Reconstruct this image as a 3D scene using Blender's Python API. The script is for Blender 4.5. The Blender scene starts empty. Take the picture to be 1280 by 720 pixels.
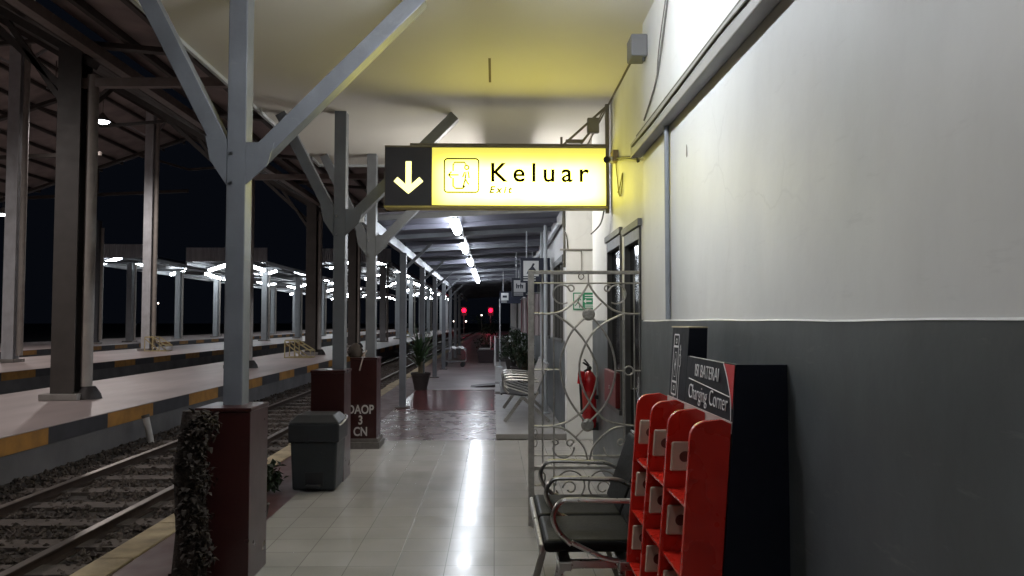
import bpy, bmesh, math, random
from mathutils import Vector, Matrix
R = math.radians
PI = math.pi
S = bpy.context.scene
COL = S.collection
rnd = random.Random(7)

# ---------------------------------------------------------------- camera, sky, exposure
cam = bpy.data.cameras.new('camera'); camo = bpy.data.objects.new('camera', cam); COL.objects.link(camo)
camo.location = (0, 0, 1.5)
camo.rotation_euler = (R(90 + 2.5), 0, R(-1.31))
cam.sensor_width = 36; cam.lens = 27.0; cam.clip_end = 2000; cam.clip_start = 0.05
S.camera = camo
w = bpy.data.worlds.new('World'); S.world = w; w.use_nodes = True
nt = w.node_tree; bg = nt.nodes['Background']
sky = nt.nodes.new('ShaderNodeTexSky'); sky.sky_type = 'NISHITA'; sky.sun_disc = False
sky.sun_elevation = R(-4.5); sky.sun_rotation = R(200); sky.altitude = 0
tint = nt.nodes.new('ShaderNodeMix'); tint.data_type='RGBA'; tint.blend_type='MULTIPLY'; tint.inputs[0].default_value=1; tint.inputs[7].default_value=(.10,.22,.45,1)
nt.links.new(sky.outputs[0], tint.inputs[6]); air = nt.nodes.new('ShaderNodeMix'); air.data_type='RGBA'; air.blend_type='ADD'; air.inputs[0].default_value=1; air.inputs[7].default_value=(.012,.016,.027,1)
nt.links.new(tint.outputs[2], air.inputs[6]); nt.links.new(air.outputs[2], bg.inputs[0]); bg.inputs[1].default_value = 0.15
S.view_settings.view_transform = 'Standard'; S.view_settings.look = 'None'
S.view_settings.exposure = 0.0; S.view_settings.gamma = 1.0; S.view_settings.use_curve_mapping = False
S.render.resolution_x = 1024; S.render.resolution_y = 576

# ---------------------------------------------------------------- materials
MC = {}
def mat(name, col, rough=0.6, metal=0.0, var=0.12, scale=6.0, bump=0.0, bscale=60.0, spec=0.5, coat=0.0, dirt=None, stretch=None, stain=0.0):
    if name in MC: return MC[name]
    m = bpy.data.materials.new(name); m.use_nodes = True
    t = m.node_tree; b = t.nodes['Principled BSDF']; L = t.links.new
    b.inputs['Metallic'].default_value = metal
    b.inputs['Specular IOR Level'].default_value = spec
    b.inputs['Coat Weight'].default_value = coat
    tc = t.nodes.new('ShaderNodeTexCoord'); mp = t.nodes.new('ShaderNodeMapping')
    L(tc.outputs['Object'], mp.inputs[0])
    if stretch: mp.inputs['Scale'].default_value = stretch
    n = t.nodes.new('ShaderNodeTexNoise'); n.inputs['Scale'].default_value = scale; n.inputs['Detail'].default_value = 6
    L(mp.outputs[0], n.inputs[0])
    cr = t.nodes.new('ShaderNodeValToRGB'); cr.color_ramp.elements[0].position = .3; cr.color_ramp.elements[1].position = .7
    lo = [c*(1-var) for c in col]; hi = [min(1, c*(1+var)) for c in col]
    if dirt: lo = dirt
    cr.color_ramp.elements[0].color = (*lo, 1); cr.color_ramp.elements[1].color = (*hi, 1)
    L(n.outputs[0], cr.inputs[0]); L(cr.outputs[0], b.inputs['Base Color'])
    if stain:      # faint vertical run marks and blotches
        mp2 = t.nodes.new('ShaderNodeMapping'); mp2.inputs['Scale'].default_value = (1.6,1.6,.6); L(tc.outputs['Object'], mp2.inputs[0])
        ns = t.nodes.new('ShaderNodeTexNoise'); ns.inputs['Scale'].default_value = 3.2; ns.inputs['Detail'].default_value = 8; ns.inputs['Roughness'].default_value=.65; L(mp2.outputs[0], ns.inputs[0])
        cs = t.nodes.new('ShaderNodeValToRGB'); cs.color_ramp.elements[0].position=.36; cs.color_ramp.elements[1].position=.58
        cs.color_ramp.elements[0].color=(1-stain,1-stain*1.1,1-stain*1.2,1); L(ns.outputs[0], cs.inputs[0])
        ms = t.nodes.new('ShaderNodeMix'); ms.data_type='RGBA'; ms.blend_type='MULTIPLY'; ms.inputs[0].default_value=1
        L(cr.outputs[0], ms.inputs[6]); L(cs.outputs[0], ms.inputs[7]); L(ms.outputs[2], b.inputs['Base Color'])
    mr = t.nodes.new('ShaderNodeMapRange'); mr.inputs[3].default_value = max(.02, rough-.08); mr.inputs[4].default_value = min(1, rough+.08)
    n2 = t.nodes.new('ShaderNodeTexNoise'); n2.inputs['Scale'].default_value = scale*2.3; L(mp.outputs[0], n2.inputs[0])
    L(n2.outputs[0], mr.inputs[0]); L(mr.outputs[0], b.inputs['Roughness'])
    if bump:
        n3 = t.nodes.new('ShaderNodeTexNoise'); n3.inputs['Scale'].default_value = bscale; n3.inputs['Detail'].default_value = 4
        L(tc.outputs['Object'], n3.inputs[0])
        bp = t.nodes.new('ShaderNodeBump'); bp.inputs['Strength'].default_value = bump; bp.inputs['Distance'].default_value = .01
        L(n3.outputs[0], bp.inputs['Height']); L(bp.outputs[0], b.inputs['Normal'])
    MC[name] = m; return m
def wear(m, crack=0.0, scuff=0.0):     # hairline cracks and rubbed marks with shapes of their own
    t=m.node_tree; b=t.nodes['Principled BSDF']; L=t.links.new; src=b.inputs['Base Color'].links[0].from_socket
    tc=t.nodes.new('ShaderNodeTexCoord')
    if crack:
        n=t.nodes.new('ShaderNodeTexNoise'); n.inputs['Scale'].default_value=2.5; n.inputs['Detail'].default_value=5; L(tc.outputs['Object'],n.inputs[0])
        mx=t.nodes.new('ShaderNodeMix'); mx.data_type='RGBA'; mx.inputs[0].default_value=.25; L(tc.outputs['Object'],mx.inputs[6]); L(n.outputs['Color'],mx.inputs[7])
        v=t.nodes.new('ShaderNodeTexVoronoi'); v.feature='DISTANCE_TO_EDGE'; v.inputs['Scale'].default_value=1.1; L(mx.outputs[2],v.inputs['Vector'])
        c=t.nodes.new('ShaderNodeMapRange'); c.inputs[1].default_value=.0; c.inputs[2].default_value=.006; c.inputs[3].default_value=1; c.inputs[4].default_value=0; L(v.outputs['Distance'],c.inputs[0])
        k=t.nodes.new('ShaderNodeTexNoise'); k.inputs['Scale'].default_value=.9; L(tc.outputs['Object'],k.inputs[0])
        km=t.nodes.new('ShaderNodeMapRange'); km.inputs[1].default_value=.52; km.inputs[2].default_value=.62; L(k.outputs[0],km.inputs[0])
        mu=t.nodes.new('ShaderNodeMath'); mu.operation='MULTIPLY'; L(c.outputs[0],mu.inputs[0]); L(km.outputs[0],mu.inputs[1])
        m2=t.nodes.new('ShaderNodeMath'); m2.operation='MULTIPLY'; m2.inputs[1].default_value=crack; L(mu.outputs[0],m2.inputs[0])
        o=t.nodes.new('ShaderNodeMix'); o.data_type='RGBA'; L(m2.outputs[0],o.inputs[0]); L(src,o.inputs[6]); o.inputs[7].default_value=(.12,.11,.10,1); src=o.outputs[2]
    if scuff:
        mp=t.nodes.new('ShaderNodeMapping'); mp.inputs['Scale'].default_value=(2,1.1,7); mp.inputs['Rotation'].default_value=(.25,0,0); L(tc.outputs['Object'],mp.inputs[0])
        n=t.nodes.new('ShaderNodeTexNoise'); n.inputs['Scale'].default_value=3.2; n.inputs['Detail'].default_value=9; n.inputs['Roughness'].default_value=.7; L(mp.outputs[0],n.inputs[0])
        c=t.nodes.new('ShaderNodeMapRange'); c.inputs[1].default_value=.60; c.inputs[2].default_value=.68; c.inputs[4].default_value=scuff; L(n.outputs[0],c.inputs[0])
        o=t.nodes.new('ShaderNodeMix'); o.data_type='RGBA'; L(c.outputs[0],o.inputs[0]); L(src,o.inputs[6]); o.inputs[7].default_value=(.26,.25,.24,1); src=o.outputs[2]
    L(src,b.inputs['Base Color'])
def emit(name, col, s):
    if name in MC: return MC[name]
    m = bpy.data.materials.new(name); m.use_nodes = True; t = m.node_tree
    for n in list(t.nodes): t.nodes.remove(n)
    o = t.nodes.new('ShaderNodeOutputMaterial'); e = t.nodes.new('ShaderNodeEmission')
    e.inputs[0].default_value = (*col, 1); e.inputs[1].default_value = s; t.links.new(e.outputs[0], o.inputs[0])
    MC[name] = m; return m

white_plaster = mat('white_plaster', (.66,.66,.64), .55, var=.05, scale=.9, bump=.55, bscale=3.5, dirt=(.55,.55,.545), stain=.035)
grey_paint    = mat('grey_dado_paint', (.070,.079,.083), .45, var=.16, scale=1.6, bump=.5, bscale=4, stain=.10)
ceil_paint    = mat('ceiling_paint', (.66,.63,.58), .62, var=.04, scale=.8, bump=.25, bscale=2.0)
grey_steel    = mat('grey_steel_paint', (.135,.143,.157), .42, var=.14, scale=4, bump=.15, bscale=25, stain=.10)
pale_steel    = mat('pale_steel_paint', (.42,.44,.46), .45, var=.10, scale=3, bump=.1, bscale=30)
shed_steel    = mat('shed_steel_paint', (.075,.066,.06), .5, var=.18, scale=3)
dark_trim     = mat('dark_trim', (.03,.03,.035), .5)
rust_sheet    = mat('shed_roof_sheet', (.36,.30,.285), .6, var=.25, scale=1.5)
canopy_sheet  = mat('canopy_sheet', (.12,.12,.15), .5, var=.15, scale=2)
red_tile      = mat('dark_red_ceramic', (.028,.0065,.006), .3, var=.12, scale=3, bump=.02)
plinth_stone  = mat('plinth_stone', (.10,.09,.085), .5, var=.2, scale=20)
black_vinyl   = mat('black_vinyl', (.009,.009,.0085), .42, var=.2, scale=30, bump=.08, bscale=120, spec=.04)
chrome        = mat('brushed_steel', (.42,.41,.39), .3, 1.0, var=.08, scale=20)
iron          = mat('painted_iron', (.30,.285,.26), .42, .5, var=.2, scale=30, bump=.1)
navy          = mat('navy_laminate', (.004,.0055,.012), .55, spec=.25, var=.1, scale=10)
red_plastic   = mat('red_acrylic', (.45,.016,.008), .28, var=.08, scale=4, coat=.5)
ext_red       = mat('extinguisher_red', (.42,.008,.012), .3, var=.08, scale=8)
beige_plastic = mat('beige_plastic', (.44,.34,.26), .5, var=.08, scale=8)
white_print   = mat('white_print', (.6,.6,.6), .5, var=.05)
sign_red      = mat('red_print', (.42,.015,.02), .45, var=.06)
black_plastic = mat('black_plastic', (.012,.012,.013), .45)
bin_plastic   = mat('bin_plastic', (.017,.021,.023), .5, var=.12, scale=4, bump=.05)
glass_dark    = mat('dark_window_glass', (.004,.004,.005), .12, var=.0, spec=.35)
frame_grey    = mat('window_frame_paint', (.055,.053,.05), .5, var=.15, scale=8)
rail_side     = mat('rusty_rail', (.045,.028,.02), .6, .5, var=.3, scale=8)
rail_top      = mat('worn_rail_head', (.26,.23,.21), .42, .8, var=.15, scale=6)
sleeper_m     = mat('concrete_sleeper', (.085,.068,.058), .85, var=.25, scale=8, bump=.4)
stone_m       = mat('ballast_stone', (.066,.051,.042), .9, var=.5, scale=9, bump=.3)
ballast_m     = mat('ballast_ground', (.045,.037,.032), .95, var=.6, scale=28, bump=1.0, bscale=38)
ground_m      = mat('bare_ground', (.05,.045,.04), .95, var=.3, scale=.6, bump=.4, bscale=6)
cream_metal   = mat('cream_yellow_steel', (.50,.42,.22), .5, var=.12, scale=9)
leaf_dark     = mat('dark_leaf', (.018,.034,.013), .5, var=.45, scale=14)
leaf_dry      = mat('dry_leaf', (.026,.018,.012), .8, var=.4, scale=14)
stem_m        = mat('plant_stem', (.10,.08,.05), .8, var=.3, scale=14)
pot_m         = mat('dark_pot', (.035,.028,.027), .6, var=.2, scale=8)
concrete_m    = mat('concrete', (.30,.28,.26), .8, var=.18, scale=4, bump=.4)
cable_m       = mat('dark_cable', (.05,.045,.03), .6)
lamp_housing  = mat('lamp_housing', (.5,.5,.5), .5)
green_sign    = mat('green_print', (.012,.20,.09), .45, var=.06)
white_plastic = mat('white_plastic', (.65,.65,.65), .4, var=.04)
tube_emit     = emit('tube_glow', (.86,.92,1.0), 55)
tube_far      = emit('far_tube_glow', (.88,.95,1.0), 40)

wear(white_plaster,.10,.10); wear(grey_paint,.0,.16); wear(grey_steel,0,.18); wear(bin_plastic,0,.10)
def brick_mat(name, c1, c2, mortar, bw, bh, ms, rough, off=0.0, bump=.2, axes='XY', var=.1, noise_rough=.1, wob=.0):
    m = bpy.data.materials.new(name); m.use_nodes = True; t = m.node_tree; b = t.nodes['Principled BSDF']; L = t.links.new
    tc = t.nodes.new('ShaderNodeTexCoord')
    br = t.nodes.new('ShaderNodeTexBrick'); br.offset = off; br.squash = 1
    br.inputs['Scale'].default_value = 1; br.inputs['Mortar Size'].default_value = ms
    br.inputs['Brick Width'].default_value = bw; br.inputs['Row Height'].default_value = bh
    br.inputs['Color1'].default_value = (*c1,1); br.inputs['Color2'].default_value = (*c2,1); br.inputs['Mortar'].default_value = (*mortar,1)
    br.inputs['Bias'].default_value = 0; br.inputs['Mortar Smooth'].default_value = .3
    L(tc.outputs['Object'], br.inputs['Vector'])
    n = t.nodes.new('ShaderNodeTexNoise'); n.inputs['Scale'].default_value = 1.7; n.inputs['Detail'].default_value = 7
    L(tc.outputs['Object'], n.inputs[0])
    mx = t.nodes.new('ShaderNodeMix'); mx.data_type = 'RGBA'; mx.blend_type = 'MULTIPLY'; mx.inputs[0].default_value = 1
    cr = t.nodes.new('ShaderNodeValToRGB'); cr.color_ramp.elements[0].position=.3; cr.color_ramp.elements[1].position=.7
    cr.color_ramp.elements[0].color = (1-var,1-var,1-var,1); cr.color_ramp.elements[1].color = (1,1,1,1)
    L(n.outputs[0], cr.inputs[0]); L(br.outputs['Color'], mx.inputs[6]); L(cr.outputs[0], mx.inputs[7]); L(mx.outputs[2], b.inputs['Base Color'])
    mr = t.nodes.new('ShaderNodeMapRange'); mr.inputs[3].default_value = rough-noise_rough/2; mr.inputs[4].default_value = rough+noise_rough
    mr.inputs[1].default_value = .3; mr.inputs[2].default_value = .7
    n2 = t.nodes.new('ShaderNodeTexNoise'); n2.inputs['Scale'].default_value = 4; n2.inputs['Detail'].default_value = 5
    L(tc.outputs['Object'], n2.inputs[0]); L(n2.outputs[0], mr.inputs[0]); L(mr.outputs[0], b.inputs['Roughness'])
    bp = t.nodes.new('ShaderNodeBump'); bp.inputs['Strength'].default_value = bump; bp.inputs['Distance'].default_value = .004
    iv = t.nodes.new('ShaderNodeMath'); iv.operation = 'SUBTRACT'; iv.inputs[0].default_value = 1
    L(br.outputs['Fac'], iv.inputs[1])
    n4 = t.nodes.new('ShaderNodeTexNoise'); n4.inputs['Scale'].default_value = 5
    L(tc.outputs['Object'], n4.inputs[0])
    ad = t.nodes.new('ShaderNodeMath'); ad.operation = 'ADD'; L(iv.outputs[0], ad.inputs[0]); sc = t.nodes.new('ShaderNodeMath'); sc.operation='MULTIPLY'; sc.inputs[1].default_value=wob; L(n4.outputs[0], sc.inputs[0]); L(sc.outputs[0], ad.inputs[1])
    L(ad.outputs[0], bp.inputs['Height']); L(bp.outputs[0], b.inputs['Normal'])
    MC[name] = m; return m
tile_floor = brick_mat('pale_floor_tile', (.38,.365,.34), (.345,.33,.305), (.20,.19,.175), .3, .3, .0028, .20, var=.16, noise_rough=.05, wob=.15)
brown_floor = brick_mat('dark_polished_floor', (.125,.086,.083), (.115,.079,.077), (.06,.045,.045), 1.2, 1.2, .006, .26, var=.2, bump=.08, noise_rough=.10, wob=.03)
red_floor = brick_mat('dark_red_floor', (.085,.035,.032), (.075,.03,.03), (.05,.03,.03), .2, .2, .003, .42, var=.3)
plinth_top = mat('plinth_top', (.22,.21,.20), .5, var=.15, scale=3)
island_top = mat('island_platform_paving', (.40,.33,.315), .45, var=.16, scale=1.4, bump=.2, bscale=6, stretch=(1,.25,1))

def kerb_mat():     # yellow and black blocks along Y, concrete below the painted band
    m = bpy.data.materials.new('painted_platform_edge'); m.use_nodes = True; t = m.node_tree; b = t.nodes['Principled BSDF']; L = t.links.new
    tc = t.nodes.new('ShaderNodeTexCoord'); sx = t.nodes.new('ShaderNodeSeparateXYZ'); L(tc.outputs['Object'], sx.inputs[0])
    d = t.nodes.new('ShaderNodeMath'); d.operation='DIVIDE'; d.inputs[1].default_value = 2.7
    a = t.nodes.new('ShaderNodeMath'); a.operation='ADD'; a.inputs[1].default_value = 0.0 - (8.97 % 2.7) + 2.7
    L(sx.outputs[1], a.inputs[0]); L(a.outputs[0], d.inputs[0])
    f = t.nodes.new('ShaderNodeMath'); f.operation='FRACT'; L(d.outputs[0], f.inputs[0])
    g = t.nodes.new('ShaderNodeMath'); g.operation='GREATER_THAN'; g.inputs[1].default_value=.5; L(f.outputs[0], g.inputs[0])
    mx = t.nodes.new('ShaderNodeMix'); mx.data_type='RGBA'; mx.inputs[6].default_value=(.035,.033,.038,1); mx.inputs[7].default_value=(.36,.165,.025,1)
    L(g.outputs[0], mx.inputs[0])
    n = t.nodes.new('ShaderNodeTexNoise'); n.inputs['Scale'].default_value = 5; n.inputs['Detail'].default_value = 8; L(tc.outputs['Object'], n.inputs[0])
    cr = t.nodes.new('ShaderNodeValToRGB'); cr.color_ramp.elements[0].position=.3; cr.color_ramp.elements[0].color=(.6,.6,.6,1); cr.color_ramp.elements[1].position=.6
    L(n.outputs[0], cr.inputs[0])
    m2 = t.nodes.new('ShaderNodeMix'); m2.data_type='RGBA'; m2.blend_type='MULTIPLY'; m2.inputs[0].default_value=1
    L(mx.outputs[2], m2.inputs[6]); L(cr.outputs[0], m2.inputs[7]); L(m2.outputs[2], b.inputs['Base Color'])
    b.inputs['Roughness'].default_value = .6
    return m
kerb_paint = kerb_mat()
face_m = mat('platform_face_concrete', (.10,.094,.094), .8, var=.25, scale=2, bump=.4)
kerb_yellow = mat('worn_yellow_edge', (.30,.24,.15), .75, var=.4, scale=5, bump=.4)

# ---------------------------------------------------------------- mesh builder
def wloc(o):
    v = Vector((0,0,0))
    while o: v += o.location; o = o.parent
    return v
class MB:
    def __init__(s): s.v=[]; s.f=[]; s.sm=[]
    def add(s, vs, fs, smooth=False):
        n=len(s.v); s.v += [Vector(p) for p in vs]; s.f += [tuple(i+n for i in f) for f in fs]; s.sm += [smooth]*len(fs); return s
    def box(s, a, b, M=None):
        x0,y0,z0=a; x1,y1,z1=b
        x0,x1=min(x0,x1),max(x0,x1); y0,y1=min(y0,y1),max(y0,y1); z0,z1=min(z0,z1),max(z0,z1)
        vs=[Vector(p) for p in ((x0,y0,z0),(x1,y0,z0),(x1,y1,z0),(x0,y1,z0),(x0,y0,z1),(x1,y0,z1),(x1,y1,z1),(x0,y1,z1))]
        if M: vs=[M@p for p in vs]
        return s.add(vs, [(0,3,2,1),(4,5,6,7),(0,1,5,4),(1,2,6,5),(2,3,7,6),(3,0,4,7)])
    def bar(s, p, q, wx, wy, up=(0,0,1)):   # rectangular bar from p to q
        p=Vector(p); q=Vector(q); d=(q-p); L=d.length; d.normalize(); u=Vector(up)
        if abs(d.dot(u))>.99: u=Vector((0,1,0))
        a=d.cross(u).normalized(); b=a.cross(d).normalized()
        vs=[]
        for c in (p,q):
            for sx,sy in ((-1,-1),(1,-1),(1,1),(-1,1)): vs.append(c+a*wx/2*sx+b*wy/2*sy)
        return s.add(vs,[(0,1,2,3),(7,6,5,4),(0,4,5,1),(1,5,6,2),(2,6,7,3),(3,7,4,0)])
    def tube(s, pts, r, n=8, cap=True, closed=False):
        pts=[Vector(p) for p in pts]; k=len(pts); rr = r if isinstance(r,(list,tuple)) else [r]*k
        tang=[]
        for i in range(k):
            if closed: d=pts[(i+1)%k]-pts[i-1]
            else: d=pts[min(i+1,k-1)]-pts[max(i-1,0)]
            tang.append(d.normalized() if d.length>1e-9 else Vector((0,0,1)))
        t=tang[0]; ref=Vector((0,0,1)) if abs(t.z)<.9 else Vector((0,1,0)); a=t.cross(ref).normalized()
        vs=[]; fs=[]
        for i in range(k):
            t=tang[i]; a=(a-t*a.dot(t))
            a = a.normalized() if a.length>1e-6 else t.orthogonal().normalized()
            b=t.cross(a)
            for j in range(n):
                an=2*PI*j/n; vs.append(pts[i]+(a*math.cos(an)+b*math.sin(an))*rr[i])
        for i in range(k if closed else k-1):
            i2=(i+1)%k
            for j in range(n): fs.append((i*n+j,i*n+(j+1)%n,i2*n+(j+1)%n,i2*n+j))
        if cap and not closed: fs.append(tuple(range(n-1,-1,-1))); fs.append(tuple((k-1)*n+j for j in range(n)))
        return s.add(vs,fs,True)
    def lathe(s, prof, c=(0,0,0), n=20, M=None):
        vs=[];fs=[]; c=Vector(c)
        for r,z in prof:
            for j in range(n):
                a=2*PI*j/n; p=Vector((r*math.cos(a),r*math.sin(a),z)); p = (M@p if M else p)+c; vs.append(p)
        for i in range(len(prof)-1):
            for j in range(n): fs.append((i*n+j,i*n+(j+1)%n,(i+1)*n+(j+1)%n,(i+1)*n+j))
        fs.append(tuple(range(n-1,-1,-1))); fs.append(tuple((len(prof)-1)*n+j for j in range(n)))
        return s.add(vs,fs,True)
    def prism(s, poly, o, u, v, th):   # polygon (a,b) in plane o + a u + b v, extruded by vector th
        o=Vector(o);u=Vector(u);v=Vector(v);th=Vector(th);n=len(poly)
        vs=[o+u*a+v*b for a,b in poly]+[o+u*a+v*b+th for a,b in poly]
        return s.add(vs,[tuple(range(n)),tuple(range(2*n-1,n-1,-1))]+[(i,i+n,(i+1)%n+n,(i+1)%n) for i in range(n)])
    def build(s, name, m, parent=None, bevel=0, seg=2):
        me=bpy.data.meshes.new(name); off=wloc(parent) if parent else Vector((0,0,0))
        me.from_pydata([tuple(p-off) for p in s.v],[],s.f)
        for i,p in enumerate(me.polygons): p.use_smooth=s.sm[i]
        bm=bmesh.new(); bm.from_mesh(me); bmesh.ops.recalc_face_normals(bm, faces=bm.faces[:])
        if bevel:
            ed=[e for e in bm.edges if len(e.link_faces)==2 and e.calc_face_angle(0)>R(30)]
            bmesh.ops.bevel(bm, geom=ed, offset=bevel, segments=seg, profile=.5, affect='EDGES', clamp_overlap=True)
        bm.to_mesh(me); bm.free()
        if any(s.sm):
            try: me.set_sharp_from_angle(angle=R(40))
            except Exception: pass
        me.materials.append(m)
        o=bpy.data.objects.new(name, me); COL.objects.link(o)
        if parent: o.parent=parent
        return o
def tag(o, label, cat, group=None):
    o['label']=label; o['category']=cat
    if group: o['group']=group
    return o
def thing(name, label, cat, loc=(0,0,0), group=None):
    o=bpy.data.objects.new(name,None); o.empty_display_size=.1; COL.objects.link(o); o.location=loc
    return tag(o,label,cat,group)
def struct(o): o['kind']='structure'; return o
def dup(o, loc, label=None):
    c=o.copy(); COL.objects.link(c); c.location=loc
    if label: c['label']=label
    def rec(a,b):
        for ch in a.children:
            d=ch.copy(); COL.objects.link(d); d.parent=b; rec(ch,d)
    rec(o,c); return c
def arc(c, r, a0, a1, n=12, u=(1,0,0), v=(0,0,1)):
    c=Vector(c);u=Vector(u);v=Vector(v)
    return [c+u*(r*math.cos(a0+(a1-a0)*i/n))+v*(r*math.sin(a0+(a1-a0)*i/n)) for i in range(n+1)]
def smooth(pts, k=6):      # Catmull-Rom
    P=[Vector(p) for p in pts]; out=[]
    for i in range(len(P)-1):
        p0=P[max(i-1,0)];p1=P[i];p2=P[i+1];p3=P[min(i+2,len(P)-1)]
        for j in range(k):
            t=j/k; out.append(.5*((2*p1)+(p2-p0)*t+(2*p0-5*p1+4*p2-p3)*t*t+(3*p1-p0-3*p2+p3)*t**3))
    out.append(P[-1]); return out
def text(name, body, size, M, m, parent, ext=.001, spacing=1.0, shear=0, xs=1.0, align='LEFT', offset=0.0, wspace=1.0):
    cu=bpy.data.curves.new(name,'FONT'); cu.body=body; cu.size=size; cu.extrude=ext; cu.space_character=spacing; cu.shear=shear
    cu.align_x=align; cu.offset=offset; cu.resolution_u=4; cu.space_word=wspace
    tmp=bpy.data.objects.new('tmp',cu); COL.objects.link(tmp)
    dg=bpy.context.evaluated_depsgraph_get(); me=bpy.data.meshes.new_from_object(tmp.evaluated_get(dg))
    COL.objects.unlink(tmp); bpy.data.objects.remove(tmp); bpy.data.curves.remove(cu)
    T=Matrix.Translation(-wloc(parent))@M@Matrix.Diagonal((xs,1,1,1))
    me.transform(T); me.materials.clear(); me.materials.append(m)
    o=bpy.data.objects.new(name,me); COL.objects.link(o); o.parent=parent; return o
FRONT = Matrix.Rotation(PI/2,4,'X')                                   # faces -Y
SIDE = Matrix(((0,0,-1,0),(-1,0,0,0),(0,1,0,0),(0,0,0,1)))            # x-> -Y, y-> Z, normal -> -X
ORD = ['first','second','third','fourth','fifth','sixth','seventh','eighth','ninth','tenth','eleventh','twelfth','thirteenth','fourteenth']

# ================================================================ SETTING
b=MB(); b.add([(-400,-60,-.26),(400,-60,-.26),(400,700,-.26),(-400,700,-.26)],[(0,1,2,3)]); struct(b.build('ground',ground_m))
# ballast beds between the platforms
for (x0,x1) in ((-5.12,-2.46),(-11.58,-8.07),(-19.45,-15.82)):
    b=MB(); nx=8; ny=60; ys=[-4+ (i/ny)**2*240 for i in range(ny+1)]
    for i in range(ny+1):
        for j in range(nx+1):
            x=x0+(x1-x0)*j/nx; b.v.append(Vector((x,ys[i],-.2+rnd.uniform(-.012,.012))))
    for i in range(ny):
        for j in range(nx): a=i*(nx+1)+j; b.f.append((a,a+1,a+nx+2,a+nx+1)); b.sm.append(False)
    struct(b.build('track_bed',ballast_m))
# loose stones: nobody could count them
b=MB(); 
def stone(b,x,y,z,s):
    M=Matrix.Translation((x,y,z))@Matrix.Rotation(rnd.random()*6,4,'Z')@Matrix.Rotation(rnd.random()*3,4,'X')
    pts=[(1,0,0),(-1,0,0),(0,1,0),(0,-1,0),(0,0,1),(0,0,-1)]
    vs=[M@Vector((p[0]*s*rnd.uniform(.7,1.2),p[1]*s*rnd.uniform(.6,1),p[2]*s*rnd.uniform(.5,.9))) for p in pts]
    b.add(vs,[(0,2,4),(2,1,4),(1,3,4),(3,0,4),(2,0,5),(1,2,5),(3,1,5),(0,3,5)])
for i in range(15000):
    y=3.0+27*rnd.random()**1.6; x=rnd.uniform(-5.05,-2.52)
    if abs(x+4.27)<.09 or abs(x+3.12)<.09: continue
    if ((y-1.5)%.62)<.23 and abs(x+3.695)<.98 and rnd.random()<.45: continue
    stone(b,x,y,-.185+rnd.uniform(-.01,.02),rnd.uniform(.018,.042))
o=b.build('ballast_stones',stone_m); o['kind']='stuff'; o['label']='grey brown broken stone ballast lying between and beside the rails'
# own platform: body, tiled floor, dark floor, red border, edge strip
b=MB(); b.box((-2.44,-4,-.3),(3.2,120,-.03)); struct(b.build('platform_base',face_m))
b=MB(); b.box((-1.72,-4,-.028),(1.3,9.8,0)); o=struct(b.build('tile_floor',tile_floor))
b=MB(); b.box((-1.72,9.803,-.028),(3,16.4,-.002)); struct(b.build('polished_floor',brown_floor))
b=MB(); b.box((-1.72,16.403,-.028),(3,120,-.004)); struct(b.build('far_platform_floor',mat('far_floor',(.13,.10,.10),.4,var=.35,scale=.8,bump=.3,bscale=3)))
b=MB(); b.box((1.303,-4,-.028),(3,9.8,-.003)); struct(b.build('passage_floor',tile_floor))
b=MB(); b.box((-1.7,13.1,-.001),(.0,17.0,.002)); struct(b.build('red_floor_strip',mat('dark_red_strip',(.085,.022,.022),.22,var=.3,scale=2,bump=.2,bscale=5)))
b=MB(); b.box((-2.28,-4,-.028),(-1.723,120,-.005)); struct(b.build('red_border_path',red_floor))
b=MB(); y=-4
while y<60:
    l=rnd.uniform(.7,1.0); b.box((-2.49-rnd.uniform(0,.02),y,-.14),(-2.283,y+l-.012,.004+rnd.uniform(-.006,.012))); y+=l
struct(b.build('platform_edge_kerb',kerb_yellow,bevel=.008))
# raised plinth along the far building
pl=MB(); pl.box((.02,9.82,-.001),(1.3,15.2,.075)); pl.box((.02,15.75,-.001),(1.3,17.6,.075)); pl.box((.02,18.3,-.001),(1.3,40,.075))
struct(pl.build('raised_step',plinth_top,bevel=.008))
ra=MB(); ra.prism([(0,0),(.75,0),(.75,.075),],(-.55,17.65,0),(1,0,0),(0,0,1),(0,.6,0)); struct(ra.build('ramp',mat('dark_ramp',(.03,.02,.022),.6)))
# island platforms with painted edges
def island(x0,x1,y0,y1,name):
    b=MB(); b.box((x0+.015,y0,-.3),(x1-.015,y1,.1)); struct(b.build(name+'_base',face_m))
    b=MB(); b.box((x0,y0,.1),(x1,y1,.292)); struct(b.build(name+'_edge',kerb_paint))
    b=MB(); b.box((x0-.02,y0,.293),(x1+.02,y1,.305)); struct(b.build(name,island_top,bevel=.003))
island(-8.05,-5.1,-4,150,'middle_platform')
island(-15.8,-11.6,-4,150,'second_platform')
island(-27,-19.5,-4,150,'third_platform')

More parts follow.
